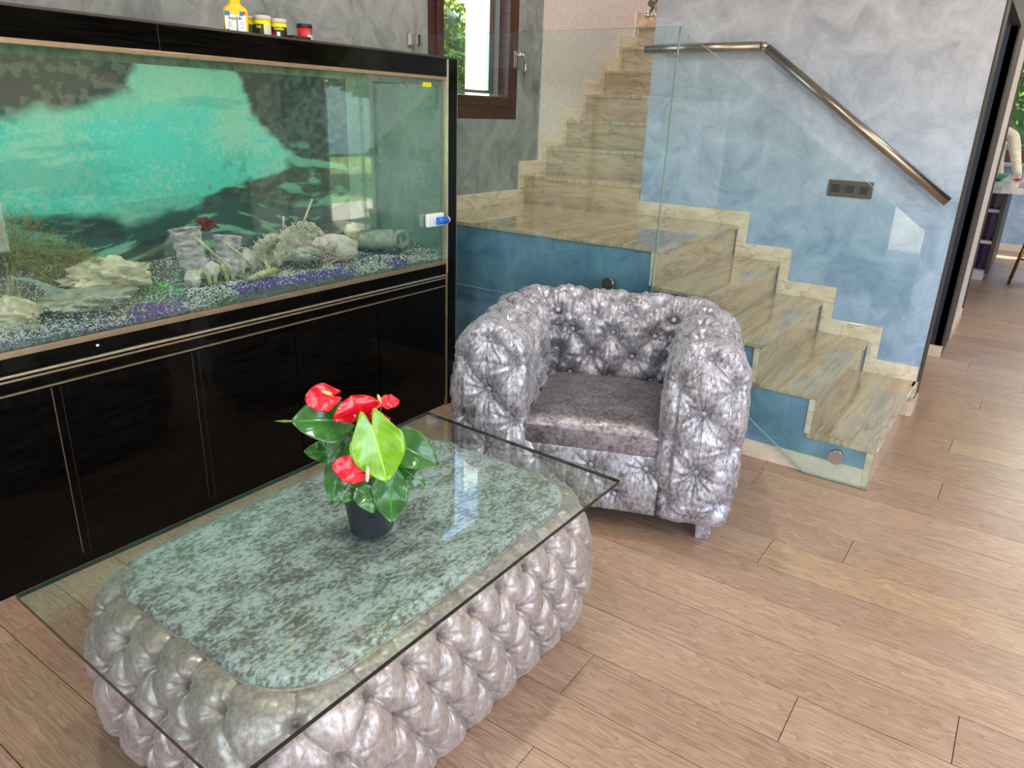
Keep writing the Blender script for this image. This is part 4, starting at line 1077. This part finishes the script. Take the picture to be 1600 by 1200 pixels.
def spline(P_, n):
    # Catmull-Rom resample, equal arclength
    P2 = np.concatenate([[2 * P_[0] - P_[1]], P_, [2 * P_[-1] - P_[-2]]]); out = []
    for i in range(1, len(P2) - 2):
        t = np.linspace(0, 1, 30, endpoint=False)[:, None]
        p0, p1, p2, p3 = P2[i - 1], P2[i], P2[i + 1], P2[i + 2]
        out.append(.5 * ((2 * p1) + (-p0 + p2) * t + (2 * p0 - 5 * p1 + 4 * p2 - p3) * t ** 2 + (-p0 + 3 * p1 - 3 * p2 + p3) * t ** 3))
    o = np.concatenate(out + [P2[-2:-1]]); L = np.concatenate([[0], np.cumsum(np.linalg.norm(np.diff(o, axis=0), axis=1))])
    return np.stack([np.interp(np.linspace(0, L[-1], n), L, o[:, k]) for k in range(o.shape[1])], 1), L[-1]
NSb, NTb = 1160, 164
prof, PL = spline(PRc, NTb)
S = np.linspace(0, PER, NSb, endpoint=False)
Pp, Pn = rr_at(S)
Vt = np.zeros((NSb, NTb, 3)); Vt[..., :2] = Pp[:, None] + Pn[:, None] * prof[None, :, :1]; Vt[..., 2] = prof[None, :, 1]
Vt = Vt.reshape(-1, 3); Ft = grid_faces(NSb, NTb, cu=True)
def on_table(s, t):
    p, n_ = rr_at(np.array([s])); q = np.array([np.interp(t, np.linspace(0, PL, NTb), prof[:, k]) for k in (0, 1)])
    return np.array([*(p[0] + n_[0] * q[0]), q[1]])
NBT = int(round((PER + 0.35) / 0.118)); ds_ = PER / NBT
# rows measured on the profile
rows = [np.interp(z, prof[::-1, 1][(prof[::-1, 1] < .42)], (np.linspace(0, PL, NTb)[::-1])[(prof[::-1, 1] < .42)]) for z in ()]
t0_, dt_ = 0.095, 0.092
bt, sg = [], []
for j in range(5):
    for i in range(NBT):
        s = (i + .5 * (j % 2)) * ds_; t = t0_ + j * dt_
        if t > PL - .05: continue
        bt.append(on_table(s, t))
        for q in (-.5, .5):
            p2 = on_table(s + q * ds_, t + dt_) if j < 4 else on_table(s, t + dt_ * .8)
            mid = on_table(s + q * ds_ / 2, t + dt_ / 2) if j < 4 else (bt[-1] + p2) / 2
            sg.append((bt[-1], mid)); sg.append((mid, p2))
        if j == 0:
            a = on_table(s, .012); b = on_table(s, .055)
            sg.append((a, b)); sg.append((b, bt[-1]))
nrm = vnormals(Vt, Ft)
if (nrm[0] @ np.array([*Pn[0], 0])) < 0 and True:
    pass
ctr = np.array([(CX0 + CX1) / 2, (CY0 + CY1) / 2, .2])
sgn = np.sign(((Vt - ctr) * nrm).sum(1).mean()); nrm *= sgn
dsp = tuft(Vt, nrm, bt, sg, 0.052, 0.0140, 0.013, 0.0048, 0.0060, 5, 0.0, lap=.0035) + tuft(Vt, nrm, [], sg, 0, .01, 0.005, 0.018, 0, smooth=True)
dsp += .0030 * (fbm(Vt[:, 0] * 30 + Vt[:, 2] * 20 + 90, Vt[:, 1] * 30 + 90, 3) - .5)
topfade = np.clip((np.tile(np.linspace(0, PL, NTb), NSb) - .01) / .05, 0, 1)
botfade = np.clip((PL - np.tile(np.linspace(0, PL, NTb), NSb) - .06) / .10, .15, 1)
Vt2 = Vt + nrm * (dsp * (.35 + .65 * topfade) * botfade + 0.007 * topfade)[:, None]
Fo = Ft if sgn > 0 else Ft[:, ::-1]
tbase = raw('tufted_base', Vt2, Fo, M_vel_table, tb)
btm = button_mesh()
bn = [];
for b in bt:
    d = np.abs(Vt - b).sum(1); i = d.argmin(); bn.append(nrm[i])
keep = [i for i in range(len(bt)) if bt[i][0] > -1.45 or bt[i][1] < .7]
add_buttons(tbase, [Vector(bt[i] - bn[i] * .044) - tb.location for i in keep], [bn[i] for i in keep], .0105, M_vel_table, btm)
btm.materials.append(M_vel_table)
# velvet cushion top with piping
NSc = 360; Sx = np.linspace(0, PER, NSc, endpoint=False); Pp2, Pn2 = rr_at(Sx)
def ringpts(off, z): 
    v = np.zeros((NSc, 3)); v[:, :2] = Pp2 + Pn2 * off; v[:, 2] = z; return v
rl = [ringpts(-.03, .408), ringpts(0, .412), ringpts(.006, .420), ringpts(.006, .430), ringpts(.002, .438), ringpts(-.008, .443), ringpts(-.02, .4445)]
ctrxy = np.array([(CX0 + CX1) / 2, (CY0 + CY1) / 2])
for f in np.linspace(.92, .02, 26):
    v = np.zeros((NSc, 3)); base = Pp2 - Pn2 * .02; v[:, :2] = ctrxy + (base - ctrxy) * f; v[:, 2] = .4455; rl.append(v)
Vc = np.stack(rl, 1).reshape(-1, 3)
Vc[:, 2] += .0012 * (fbm(Vc[:, 0] * 60 + 90, Vc[:, 1] * 60 + 90, 3) - .5)
vtop = raw('velvet_top', Vc, grid_faces(NSc, len(rl), cu=True), M_vel_top, tb)
bm = bmesh.new(); tube(bm, [tuple(p) for p in ringpts(.008, .426)[::3]] + [tuple(ringpts(.008, .426)[0])], .0035, 6, False); obj('piping', bm, M_vel_table, vtop)
# plinth under the base
bm = bmesh.new(); bx(bm, CX0 + .05, CX1 - .05, CY0 + .05, CY1 - .05, 0, .05, .02); obj('base_plinth', bm, M_dark, tb)
# glass top is its own loose slab
bm = bmesh.new(); fs_, sd_ = prism(bm, [(-1.556, .481), (-.812, .456), (-.800, 1.738), (-1.556, 1.775)], 2, .449, .460)
for f in sd_: f.material_index = 1
obj('glass_top', bm, [M_glasstab, M_glassedged], tb)

# ------------------------------------------------------------------ armchair
CA = R_(21.5)
ch = thing('armchair', 'silver crushed velvet tub armchair with button tufting and block feet', 'armchair', (-1.125, 2.17, 0), CA)
HW, ZTOP, ZBOT = 0.135, 0.745, 0.085
# cross section: from the inner seat level up over the top and down outside
def section():
    r = HW; zc = ZTOP - r; pts = [(-HW + .015, .10), (-HW, .20), (-HW, .32), (-HW, .45), (-HW - .002, zc - .06)]
    for k in range(0, 13):
        a = math.pi - math.pi * k / 12; pts.append((r * math.cos(a), zc + r * math.sin(a)))
    pts += [(HW + .004, zc - .06), (HW + .006, .45), (HW + .004, .32), (HW, .20), (HW - .012, .12), (HW - .04, ZBOT), (0, ZBOT), (-HW + .04, ZBOT)]
    return np.array(pts)
NTc = 220
sec, SL = spline(section(), NTc)
UA, VB, RC = 0.375, 0.655, 0.15
VF = -0.02
path_L = [VB - RC - VF, math.pi * RC / 2, 2 * (UA - RC), math.pi * RC / 2, VB - RC - VF]
PT = sum(path_L)
def path_at(s):
    """centre line and outward normal (away from the seat) for arclength s"""
    s = np.asarray(s, float); P_ = np.zeros(s.shape + (2,)); Nn = np.zeros_like(P_)
    a0, a1, a2, a3, a4 = path_L
    m = s <= a0; P_[m] = np.stack([np.full(m.sum(), -UA), VF + s[m]], -1); Nn[m] = (-1, 0)
    m = (s > a0) & (s <= a0 + a1); th = math.pi - (s[m] - a0) / RC
    P_[m] = np.stack([-UA + RC + RC * np.cos(th), VB - RC + RC * np.sin(th)], -1); Nn[m] = np.stack([np.cos(th), np.sin(th)], -1)
    m = (s > a0 + a1) & (s <= a0 + a1 + a2); P_[m] = np.stack([-UA + RC + s[m] - a0 - a1, np.full(m.sum(), VB)], -1); Nn[m] = (0, 1)
    m = (s > a0 + a1 + a2) & (s <= PT - a4); th = math.pi / 2 - (s[m] - a0 - a1 - a2) / RC
    P_[m] = np.stack([UA - RC + RC * np.cos(th), VB - RC + RC * np.sin(th)], -1); Nn[m] = np.stack([np.cos(th), np.sin(th)], -1)
    m = s > PT - a4; P_[m] = np.stack([np.full(m.sum(), UA), VB - RC - (s[m] - (PT - a4))], -1); Nn[m] = (1, 0)
    return P_, Nn
cc = np.array([0, .42])
NS_ = 330
ss = np.linspace(0, PT, NS_); pp, pn_ = path_at(ss)
ringsl = []
rcap = .05
# front cap of the left arm (from centre outwards), sweep, front cap of the right arm
def shrink(sec_, inset):
    """inset the section outline towards its centre by distance"""
    d = sec_ - np.array([0, .42]); hx = HW; hz = .335
    fx = (hx - inset) / hx; fz = (hz - inset) / hz
    return np.array([0, .42]) + d * np.array([max(fx, .001), max(fz, .001)])
def place(sec2, P0, N0, fwd, adv):
    v = np.zeros((len(sec2), 3)); v[:, :2] = P0 + sec2[:, :1] * N0 + np.array(fwd) * adv; v[:, 2] = sec2[:, 1]; return v
caps = [(HW * f_, rcap + .014 * (1 - (1 - f_) ** 2)) for f_ in np.linspace(.995, .40, 26)] + [(rcap * (1 - math.cos(a)), rcap * math.sin(a)) for a in [math.pi / 2 * k / 8 for k in range(8, 0, -1)]]
for ins, adv in caps: ringsl.append(place(shrink(sec, ins), pp[0], pn_[0], (0, -1), adv))
for i in range(NS_): ringsl.append(place(sec, pp[i], pn_[i], (0, 0), 0))
for ins, adv in caps[::-1]: ringsl.append(place(shrink(sec, ins), pp[-1], pn_[-1], (0, -1), adv))
NR = len(ringsl)
Vs = np.stack(ringsl, 0).reshape(-1, 3)
Fs = grid_faces(NR, NTc, cv=True)
nr = vnormals(Vs, Fs)
mid = Vs.reshape(NR, NTc, 3)[60:-60]
sg_ = np.sign((nr.reshape(NR, NTc, 3)[60:-60] * (mid - mid.mean(1, keepdims=True))).sum(-1).mean()); nr *= sg_
def on_shell(s, t):
    p, n_ = path_at(np.array([min(max(s, 0), PT)])); q = np.array([np.interp(t, np.linspace(0, SL, NTc), sec[:, k]) for k in (0, 1)])
    return np.array([*(p[0] + n_[0] * q[0]), q[1]])
# index of arclength of the section where z rises past the given height on the inner side
tin = lambda z: np.interp(z, sec[:NTc // 3, 1], np.linspace(0, SL, NTc)[:NTc // 3])
nr = nr.reshape(NR, NTc, 3)
for q_, (ins_, adv_) in enumerate(caps):
    if ins_ > rcap * .98: nr[q_] = (0, -1, 0); nr[NR - 1 - q_] = (0, -1, 0)
nr = nr.reshape(-1, 3)
cb_, cs_ = [], []
tmid = PT / 2
t_r3, t_r1 = tin(.49), tin(.49) + .195
dT = (t_r1 - t_r3) / 2; dS = .172
lat = {}
for j in range(-1, 10):
    t = t_r3 + j * dT
    if t > SL - .30: break
    for i in range(-8, 9):
        s = tmid + (i + (.5 if j % 2 == 0 else 0)) * dS
        if s < .05 or s > PT - .05: continue
        lat[(2 * i + (1 if j % 2 == 0 else 0), j)] = on_shell(s, t)
for (i, j), p in lat.items():
    cb_.append(p)
    for di in (-1, 1):
        q = lat.get((i + di, j + 1))
        if q is not None and (di == 1 or j % 2 == 0):
            cs_.append((p, q))
fv = VF - rcap - .012
for sgn_ in (-1, 1):
    F_ = [(.0, .700), (.0, .505), (.0, .285), (-.098, .605), (.098, .605), (-.100, .395), (.102, .395), (.10, .175), (-.10, .17)]
    F3 = [np.array([sgn_ * UA + a, fv + (0.02 if abs(a) > .05 else 0) + (.012 if z > .69 else 0), z]) for a, z in F_]
    cb_ += F3
    for a, b in ((1, 3), (1, 4), (1, 5), (1, 6), (2, 5), (2, 6), (2, 7), (2, 8), (0, 3), (0, 4)):
        if (a + b) % 2 == 0 or a == 1: cs_.append((F3[a], F3[b]))
dspc = tuft(Vs, nr, cb_, cs_, .050, .029, .010, .007, .0080, 8, 0) + tuft(Vs, nr, [], cs_, 0, .01, 0.012, 0.03, 0, smooth=True)
# soft crush wrinkles running over the tops of the arms
SS = np.repeat(np.arange(NR) / NR, NTc) * 40
TT = np.tile(np.arange(NTc) / NTc, NR)
topw = np.exp(-((Vs[:, 2] - .70) / .10) ** 2)
wrk = (fbm(SS * 2.4 + 60, TT * 7 + 60, 4) - .47)
dspc += .020 * wrk * topw + .006 * (fbm(Vs[:, 0] * 22 + 80 + Vs[:, 2] * 9, Vs[:, 1] * 22 + 80, 3) - .5)
Vs2 = Vs + nr * (dspc + .008)[:, None]
tshell = raw('tufted_shell', Vs2, Fs if sg_ > 0 else Fs[:, ::-1], M_vel_chair, ch, local=True)
def nearest_n(V, nn, b):
    return nn[np.abs(V - b).sum(1).argmin()]
btm2 = button_mesh(); btm2.materials.append(M_vel_chair)
kb = [b for b in cb_ if b[2] > .15]
kn = [nearest_n(Vs, nr, b) for b in kb]
add_buttons(tshell, [Vector(b - n_ * .040) for b, n_ in zip(kb, kn)], kn, .0115, M_vel_chair, btm2)
# front panel under the seat
NU, NV = 110, 56
uu = np.linspace(-.25, .25, NU); vv_ = np.linspace(0, 1, NV)
Ug, Tg = np.meshgrid(uu, vv_, indexing='ij')
zz_ = .085 + .235 * Tg; yv = -.03 - .030 * np.sin(np.pi * Tg) ** .6
Vp = np.stack([Ug, yv, zz_], -1).reshape(-1, 3); Fp = grid_faces(NU, NV); npn = vnormals(Vp, Fp); npn *= -np.sign(npn[:, 1].mean())
pb = [np.array([u_, -.055, z_]) for u_, z_ in ((-.19, .270), (.008, .258), (.204, .270), (-.085, .165), (.10, .155))]
ps = [(pb[0], pb[3]), (pb[3], pb[1]), (pb[1], pb[4]), (pb[4], pb[2])]
dp = tuft(Vp, npn, pb, ps, .032, .030, .008, .007, .005, 8)
tpan = raw('front_panel', Vp + npn * dp[:, None], Fp, M_vel_chair, ch, local=True)
add_buttons(tpan, [Vector(b + Vector((0, .018, 0))) for b in [Vector(q) for q in pb]], [(0, -1, 0)] * 5, .0105, M_vel_chair, btm2)
bm = bmesh.new(); bx(bm, -.25, .25, -.02, .55, .085, .28, .01); obj('seat_base', bm, M_vel_chair, ch, local=True)
# seat cushion
bm = bmesh.new(); bx(bm, -.246, .246, -.035, .53, .292, .415)
bmesh.ops.subdivide_edges(bm, edges=bm.edges[:], cuts=14, use_grid_fill=True)
for v in bm.verts:
    u_, v_, z_ = v.co
    fx, fy = u_ / .246, (v_ - .2475) / .2825
    if z_ > .35: v.co.z += .022 * (1 - abs(fx) ** 3) * (1 - abs(fy) ** 3) - .004
    # rounding
    e = max(0, abs(fy) - .88) / .12
    v.co.z = .355 + (v.co.z - .355) * (1 - .35 * e ** 2)
    e2 = max(0, abs(fx) - .92) / .08
    v.co.z = .355 + (v.co.z - .355) * (1 - .18 * e2 ** 2)
sc_ = obj('seat_cushion', bm, M_vel_seat, ch, local=True, smooth=True)
md = sc_.modifiers.new('Subdivision', 'SUBSURF'); md.levels = 1; md.render_levels = 1
for (u_, v_) in ((-.44, .03), (.43, .03), (-.42, .70), (.42, .70)):
    bm = bmesh.new(); bx(bm, u_ - .032, u_ + .032, v_ - .032, v_ + .032, 0, .10, .004)
    for v in bm.verts:
        if v.co.z < .05: v.co.x = u_ + (v.co.x - u_) * .82; v.co.y = v_ + (v.co.y - v_) * .82
    obj('foot', bm, M_vel_chair, ch, local=True)

# ------------------------------------------------------------------ potted anthurium
PB = Vector((-1.171, 1.1245, .4605))
pt = thing('potted_anthurium', 'red flowering anthurium in a dark plastic pot on the glass top', 'plant', PB)
bm = bmesh.new(); lathe(bm, [(.050, .0), (.053, .004), (.070, .115), (.074, .117), (.075, .128), (.070, .130), (.067, .118), (.001, .116)], (0, 0, 0), 48); obj('pot', bm, M_pot, pt, local=True)
bm = bmesh.new(); lathe(bm, [(.066, .108), (.066, .121), (.03, .124), (.001, .125)], (0, 0, 0), 24)
for v in bm.verts: v.co.z += random.uniform(-.002, .002)
obj('soil', bm, M_soil, pt, local=True)
SCL = .97
Ndir = Vector((.722, -.692, 0))   # horizontal direction towards the camera
def leaf(name, base, tip, width, mat, lift=.15, droop=.02, fold=.10, lobe=.20, roll=0.0, texp=.92, parent=None, nrm_hint=None):
    base = Vector(base) * SCL; tip = Vector(tip) * SCL
    d = tip - base; L = d.length; d.normalize()
    hint = Vector(nrm_hint) if nrm_hint else (Ndir * .8 + Vector((0, 0, .6)))
    sd = d.cross(hint).normalized(); nn = sd.cross(d).normalized()
    sd = (Matrix.Rotation(roll, 3, d) @ sd); nn = (Matrix.Rotation(roll, 3, d) @ nn)
    nu, nv = 17, 22; V_ = []; UV = []
    for i in range(nu):
        s = -1 + 2 * i / (nu - 1)
        for j in range(nv):
            t = j / (nv - 1)
            back = lobe * math.sin(math.pi * min(abs(s), 1) ** .8) * (1 - t) ** 1.5
            tl = t - back
            if t < .30: hw = width / 2 * math.sin(math.pi / 2 * (t + .10) / .40) ** .6
            else:
                g = (t - .30) / .70; hw = width / 2 * (1 - g) ** texp * (1 + texp * g - .1 * g * g)
            x = s * hw
            curve = -droop * (t ** 2) * 4 * L * 0.25 + lift * L * math.sin(math.pi * t) * .35 + fold * abs(x) + .003 * math.sin(t * 14) * abs(s)
            V_.append(base + d * (tl * L) + sd * x + nn * curve); UV.append(((s + 1) / 2, t))
    Fq_ = grid_faces(nu, nv)
    o = raw(name, V_, Fq_, mat, parent or pt, local=True)
    uvl = o.data.uv_layers.new(name='UVMap')
    li = np.zeros(len(o.data.loops), int); o.data.loops.foreach_get('vertex_index', li)
    uvl.data.foreach_set('uv', np.array(UV)[li].ravel())
    sdm = o.modifiers.new('Solidify', 'SOLIDIFY'); sdm.thickness = .0009
    return o
def stem(a, b, r=.0022, mat=None, parent=None, bow=.02):
    a = Vector(a); b = Vector(b) * SCL; bm = bmesh.new()
    pts = []
    for k in range(9):
        t = k / 8; p = a.lerp(b, t); p.z += bow * math.sin(math.pi * t); p -= Ndir * (bow * .8 * math.sin(math.pi * t)); pts.append(p)
    tube(bm, pts, r, 7); return obj('stem', bm, mat or M_stem, parent or pt, local=True)
LV = [  # base, tip, width, material, options
    ((-.031, -.047, .301), (-.092, -.153, .319), .112, M_leaf, dict(droop=.05, fold=.25)),
    ((.033, .034, .240), (.139, .101, .182), .098, M_leaf, dict(droop=.06, fold=.22)),
    ((.071, -.056, .317), (.112, -.053, .186), .124, M_leafb, dict(lift=.10, lobe=.30, fold=.12)),
    ((-.010, -.070, .235), (-.007, -.123, .118), .066, M_leaf, dict(lift=.25)),
    ((-.095, -.037, .195), (-.122, -.099, .212), .052, M_leaf, dict()),
    ((-.045, -.025, .245), (-.055, -.077, .185), .070, M_leafp, dict(lift=.2)),
    ((.027, -.058, .200), (.012, -.113, .122), .070, M_leaf, dict(lift=.22)),
    ((.047, -.081, .162), (.036, -.125, .138), .030, M_leaf, dict()),
    ((.057, -.085, .168), (.098, -.088, .115), .052, M_leaf, dict(lift=.2)),
    ((.103, -.038, .196), (.128, -.058, .084), .084, M_leaf, dict(lift=.15, lobe=.28, fold=.05)),
    ((.053, -.046, .175), (.081, -.060, .118), .070, M_leaf, dict()),
    ((.001, .059, .181), (.057, .073, .171), .040, M_leaf, dict()),
    ((.030, -.030, .150), (.070, -.020, .200), .035, M_leafb, dict()),
    ((-.02, .03, .20), (-.07, .09, .17), .075, M_leaf, dict()),
    ((.05, .05, .17), (.11, .08, .12), .06, M_leaf, dict()),
]
for (a, b, wd, m, kw) in LV:
    o = leaf('leaf', a, b, wd, m, **kw)
    if m is M_leafb and wd > .1: o['label'] = 'bright yellow-green heart-shaped leaf'
    r0 = Vector((random.uniform(-.02, .02), random.uniform(-.02, .02), .118))
    stem(r0, a, .0022)
# drip-tip bud of the left leaf
bm = bmesh.new(); tube(bm, [Vector(p) * SCL for p in ((-.092, -.150, .317), (-.108, -.160, .3165), (-.126, -.173, .316))], [.0018, .0034, .0008], 8); obj('leaf_bud', bm, M_stem, pt, local=True)
def flower(a, b, wd, s0, s1, mat_s, hint, root=(0, 0, .118), **kw):
    o = leaf('spathe', a, b, wd, M_red, nrm_hint=hint, texp=.62, **kw); o['label'] = 'glossy red spathe'
    if s0:
        bm = bmesh.new(); p, q = Vector(s0) * SCL, Vector(s1) * SCL
        tube(bm, [p, p.lerp(q, .3), p.lerp(q, .8), q], [.0034, .0040, .0036, .0012], 10)
        obj('spadix', bm, mat_s, o, local=True)
    stem(root, a, .0020)
flower((-.036, -.076, .372), (-.076, -.122, .366), .066, (-.035, -.078, .377), (-.050, -.094, .386), M_spadix, (.9, -.55, .25), lobe=.35, lift=.1, fold=.15, roll=.0)
flower((.008, -.038, .325), (.002, -.050, .375), .110, (.006, -.046, .322), (-.003, -.054, .342), M_spadixw, (.6, -.6, .5), lobe=.3, lift=.3, fold=.25)
flower((.046, .004, .352), (.072, .034, .352), .036, (.044, .000, .350), (.040, -.004, .373), M_spadix, (.6, -.4, .7), lobe=.3)
flower((.050, -.022, .330), (.040, -.020, .300), .070, None, None, None, (.8, -.5, .2), lobe=.3)
flower((.070, -.084, .212), (.012, -.128, .232), .064, (.092, -.098, .200), (.094, -.096, .238), M_spadixw, (.75, -.6, .3), lobe=.25, lift=.25)
for k_ in range(4):
    a_ = math.atan2(-.692, .722) + (k_ - 1.5) * .07
    bm = bmesh.new(); bx(bm, -.0004, .0006, -.0018, .0018, -.0025, .0025)
    bmesh.ops.transform(bm, matrix=Matrix.Translation((.0622 * math.cos(a_), .0622 * math.sin(a_), .062)) @ Matrix.Rotation(a_, 4, 'Z'), verts=bm.verts[:]); obj('pot_mark', bm, M_dark, pt, local=True)

# ------------------------------------------------------------------ kitchen island, stool, person
isl = thing('kitchen_island', 'kitchen island with purple shelves and marble worktop beyond the doorway', 'island', (-.7, 9.3, 0))
M_isl = plain('dark_brown_panel', (58, 44, 40), .4); M_purple = noisemat('purple_gloss', (48, 14, 74), (92, 34, 120), 12, .2, (6, 1, 1)); M_shelf = plain('white_shelf', (206, 200, 206), .4)
box('side_panel', -.280, -.245, 8.78, 10.15, .07, .89, M_isl, isl)
box('carcass', -1.25, -.283, 9.02, 10.15, .07, .89, M_isl, isl)
box('back_panel', -1.25, -.283, 9.0, 9.02, .07, .89, M_purple, isl)
for z in (.07, .365, .672, .850): box('shelf', -1.25, -.281, 8.79, 9.0, z, z + .03, M_shelf, isl)
box('plinth', -1.2, -.285, 8.80, 10.1, 0, .07, M_shelf, isl)
for k in range(10): box('bottle_divider', -1.2 + k * .095, -1.19 + k * .095, 8.85, 8.99, .10, .85, M_purple, isl)
M_top = marble('island_marble', (2, 1, 1), ((206, 206, 206), (186, 184, 180), (224, 224, 224), (130, 118, 100)), .12)
wt = box('worktop', -1.35, .25, 8.25, 10.2, .892, .95, M_top, None, .004); tag(wt, 'grey veined marble worktop on the kitchen island', 'worktop')
bsk = bmesh.new(); lathe(bsk, [(.05, .952), (.08, .975), (.12, 1.02), (.116, 1.02), (.075, .98), (.001, .96)], (-.40, 9.15, 0), 28)
tag(obj('glass_bowl', bsk, plain('green_bowl', (60, 120, 100), .15)), 'green glass bowl on the kitchen worktop', 'bowl')
stl = thing('bar_stool', 'gold metal bar stool at the kitchen island', 'stool', (.20, 8.95, 0))
M_goldm = plain('brushed_gold', (160, 122, 60), .3, .9)
for (x, y) in ((-.055, 8.80), (.44, 8.80), (-.055, 9.16), (.44, 9.16)):
    bm = bmesh.new(); tube(bm, [(x, y, 0), (.19 + (x - .19) * .62, 8.98 + (y - 8.98) * .7, .68)], .014, 12); obj('leg', bm, M_goldm, stl)
bm = bmesh.new(); tube(bm, [(-.03, 8.82, .25), (.41, 8.82, .25)], .009, 8); obj('footrest', bm, M_goldm, stl)
bm = bmesh.new(); tube(bm, [(-.03, 8.84, .22), (-.03, 9.14, .22)], .008, 8); obj('footrest', bm, plain('black_metal', (30, 28, 26), .4), stl)
bm = bmesh.new(); bx(bm, .02, .36, 8.83, 9.15, .68, .74, .02); obj('seat', bm, plain('black_leather', (36, 32, 32), .5), stl)

# person leaning on the worktop (only sleeve and hand are seen)
pe = thing('person', 'person in a beige jacket leaning one hand on the kitchen worktop', 'person', (-.52, 10.42, 0))
def skin(name, verts, edges, radii, mat, par, sub=2):
    me = bpy.data.meshes.new(name); me.from_pydata(verts, edges, []); me.materials.append(mat)
    o = linkobj(name, me, par)
    md_ = o.modifiers.new('Skin', 'SKIN'); md_.use_smooth_shade = True
    for i, r in enumerate(radii): me.skin_vertices[0].data[i].radius = (r, r)
    me.skin_vertices[0].data[0].use_root = True
    s_ = o.modifiers.new('Subdivision', 'SUBSURF'); s_.levels = sub; s_.render_levels = sub
    return o
X_ = -.55
V_ = [(X_, 10.45, .95), (X_, 10.42, 1.12), (X_, 10.36, 1.30), (X_, 10.32, 1.42), (X_, 10.28, 1.50), (X_, 10.26, 1.60),
      (X_ + .17, 10.28, 1.38), (X_ + .24, 10.08, 1.18), (X_ + .30, 9.72, 1.04), (X_ + .325, 9.60, .985),
      (X_ - .17, 10.28, 1.38), (X_ - .25, 10.12, 1.16), (X_ - .18, 9.90, 1.02), (X_ - .15, 9.82, .99),
      (X_ + .10, 10.45, .88), (X_ + .10, 10.44, .48), (X_ + .10, 10.47, .08), (X_ - .10, 10.45, .88), (X_ - .10, 10.44, .48), (X_ - .10, 10.47, .08)]
E_ = [(0, 1), (1, 2), (2, 3), (3, 4), (4, 5), (3, 6), (6, 7), (7, 8), (8, 9), (3, 10), (10, 11), (11, 12), (12, 13), (0, 14), (14, 15), (15, 16), (0, 17), (17, 18), (18, 19)]
Rr = [.14, .13, .145, .10, .055, .05, .070, .056, .044, .036, .07, .055, .04, .03, .09, .065, .045, .09, .065, .045]
M_skin = plain('skin', (176, 122, 98), .55); M_jack = noisemat('beige_cloth', (168, 158, 132), (196, 188, 164), 12)
skin('body', V_, E_, Rr, M_jack, pe)
bm = bmesh.new(); bmesh.ops.create_uvsphere(bm, u_segments=24, v_segments=18, radius=1)
for v in bm.verts:
    v.co = Vector((X_ + v.co.x * .076, 10.23 + v.co.y * .095 - (.012 if v.co.y < -.9 else 0), 1.69 + v.co.z * .115))
bx(bm, X_ - .012, X_ + .012, 10.115, 10.145, 1.665, 1.70, .005)
obj('head', bm, M_skin, pe, smooth=True)
bm = bmesh.new(); bmesh.ops.create_uvsphere(bm, u_segments=24, v_segments=14, radius=1)
for v in bm.verts: v.co = Vector((X_ + v.co.x * .083, 10.25 + v.co.y * .098, 1.725 + v.co.z * .10))
obj('hair', bm, plain('brown_hair', (50, 34, 26), .6), pe, smooth=True)
for sx_ in (-1, 1):
    bm = bmesh.new(); bx(bm, X_ + sx_ * .1 - .045, X_ + sx_ * .1 + .045, 10.27, 10.53, 0, .09, .03); obj('shoe', bm, M_dark, pe, smooth=True)
hx, hy, hz = X_ + .33, 9.575, .968
HV = [(hx - .005, hy + .03, hz + .012), (hx, hy, hz + .006), (hx + .005, hy - .045, hz)]; HE = [(0, 1), (1, 2)]; HR = [.026, .028, .024]
for k, (dx, L_) in enumerate(((-.026, .062), (-.009, .072), (.010, .068), (.027, .052))):
    b0 = len(HV); HV += [(hx + dx, hy - .06, hz), (hx + dx * 1.5, hy - .06 - L_ * .55, hz + .004), (hx + dx * 1.7, hy - .06 - L_, hz - .006)]; HE += [(2, b0), (b0, b0 + 1), (b0 + 1, b0 + 2)]; HR += [.0095, .0085, .007]
b0 = len(HV); HV += [(hx - .04, hy - .02, hz - .002), (hx - .062, hy - .045, hz - .006)]; HE += [(1, b0), (b0, b0 + 1)]; HR += [.011, .008]
skin('hand', HV, HE, HR, M_skin, pe, 1)
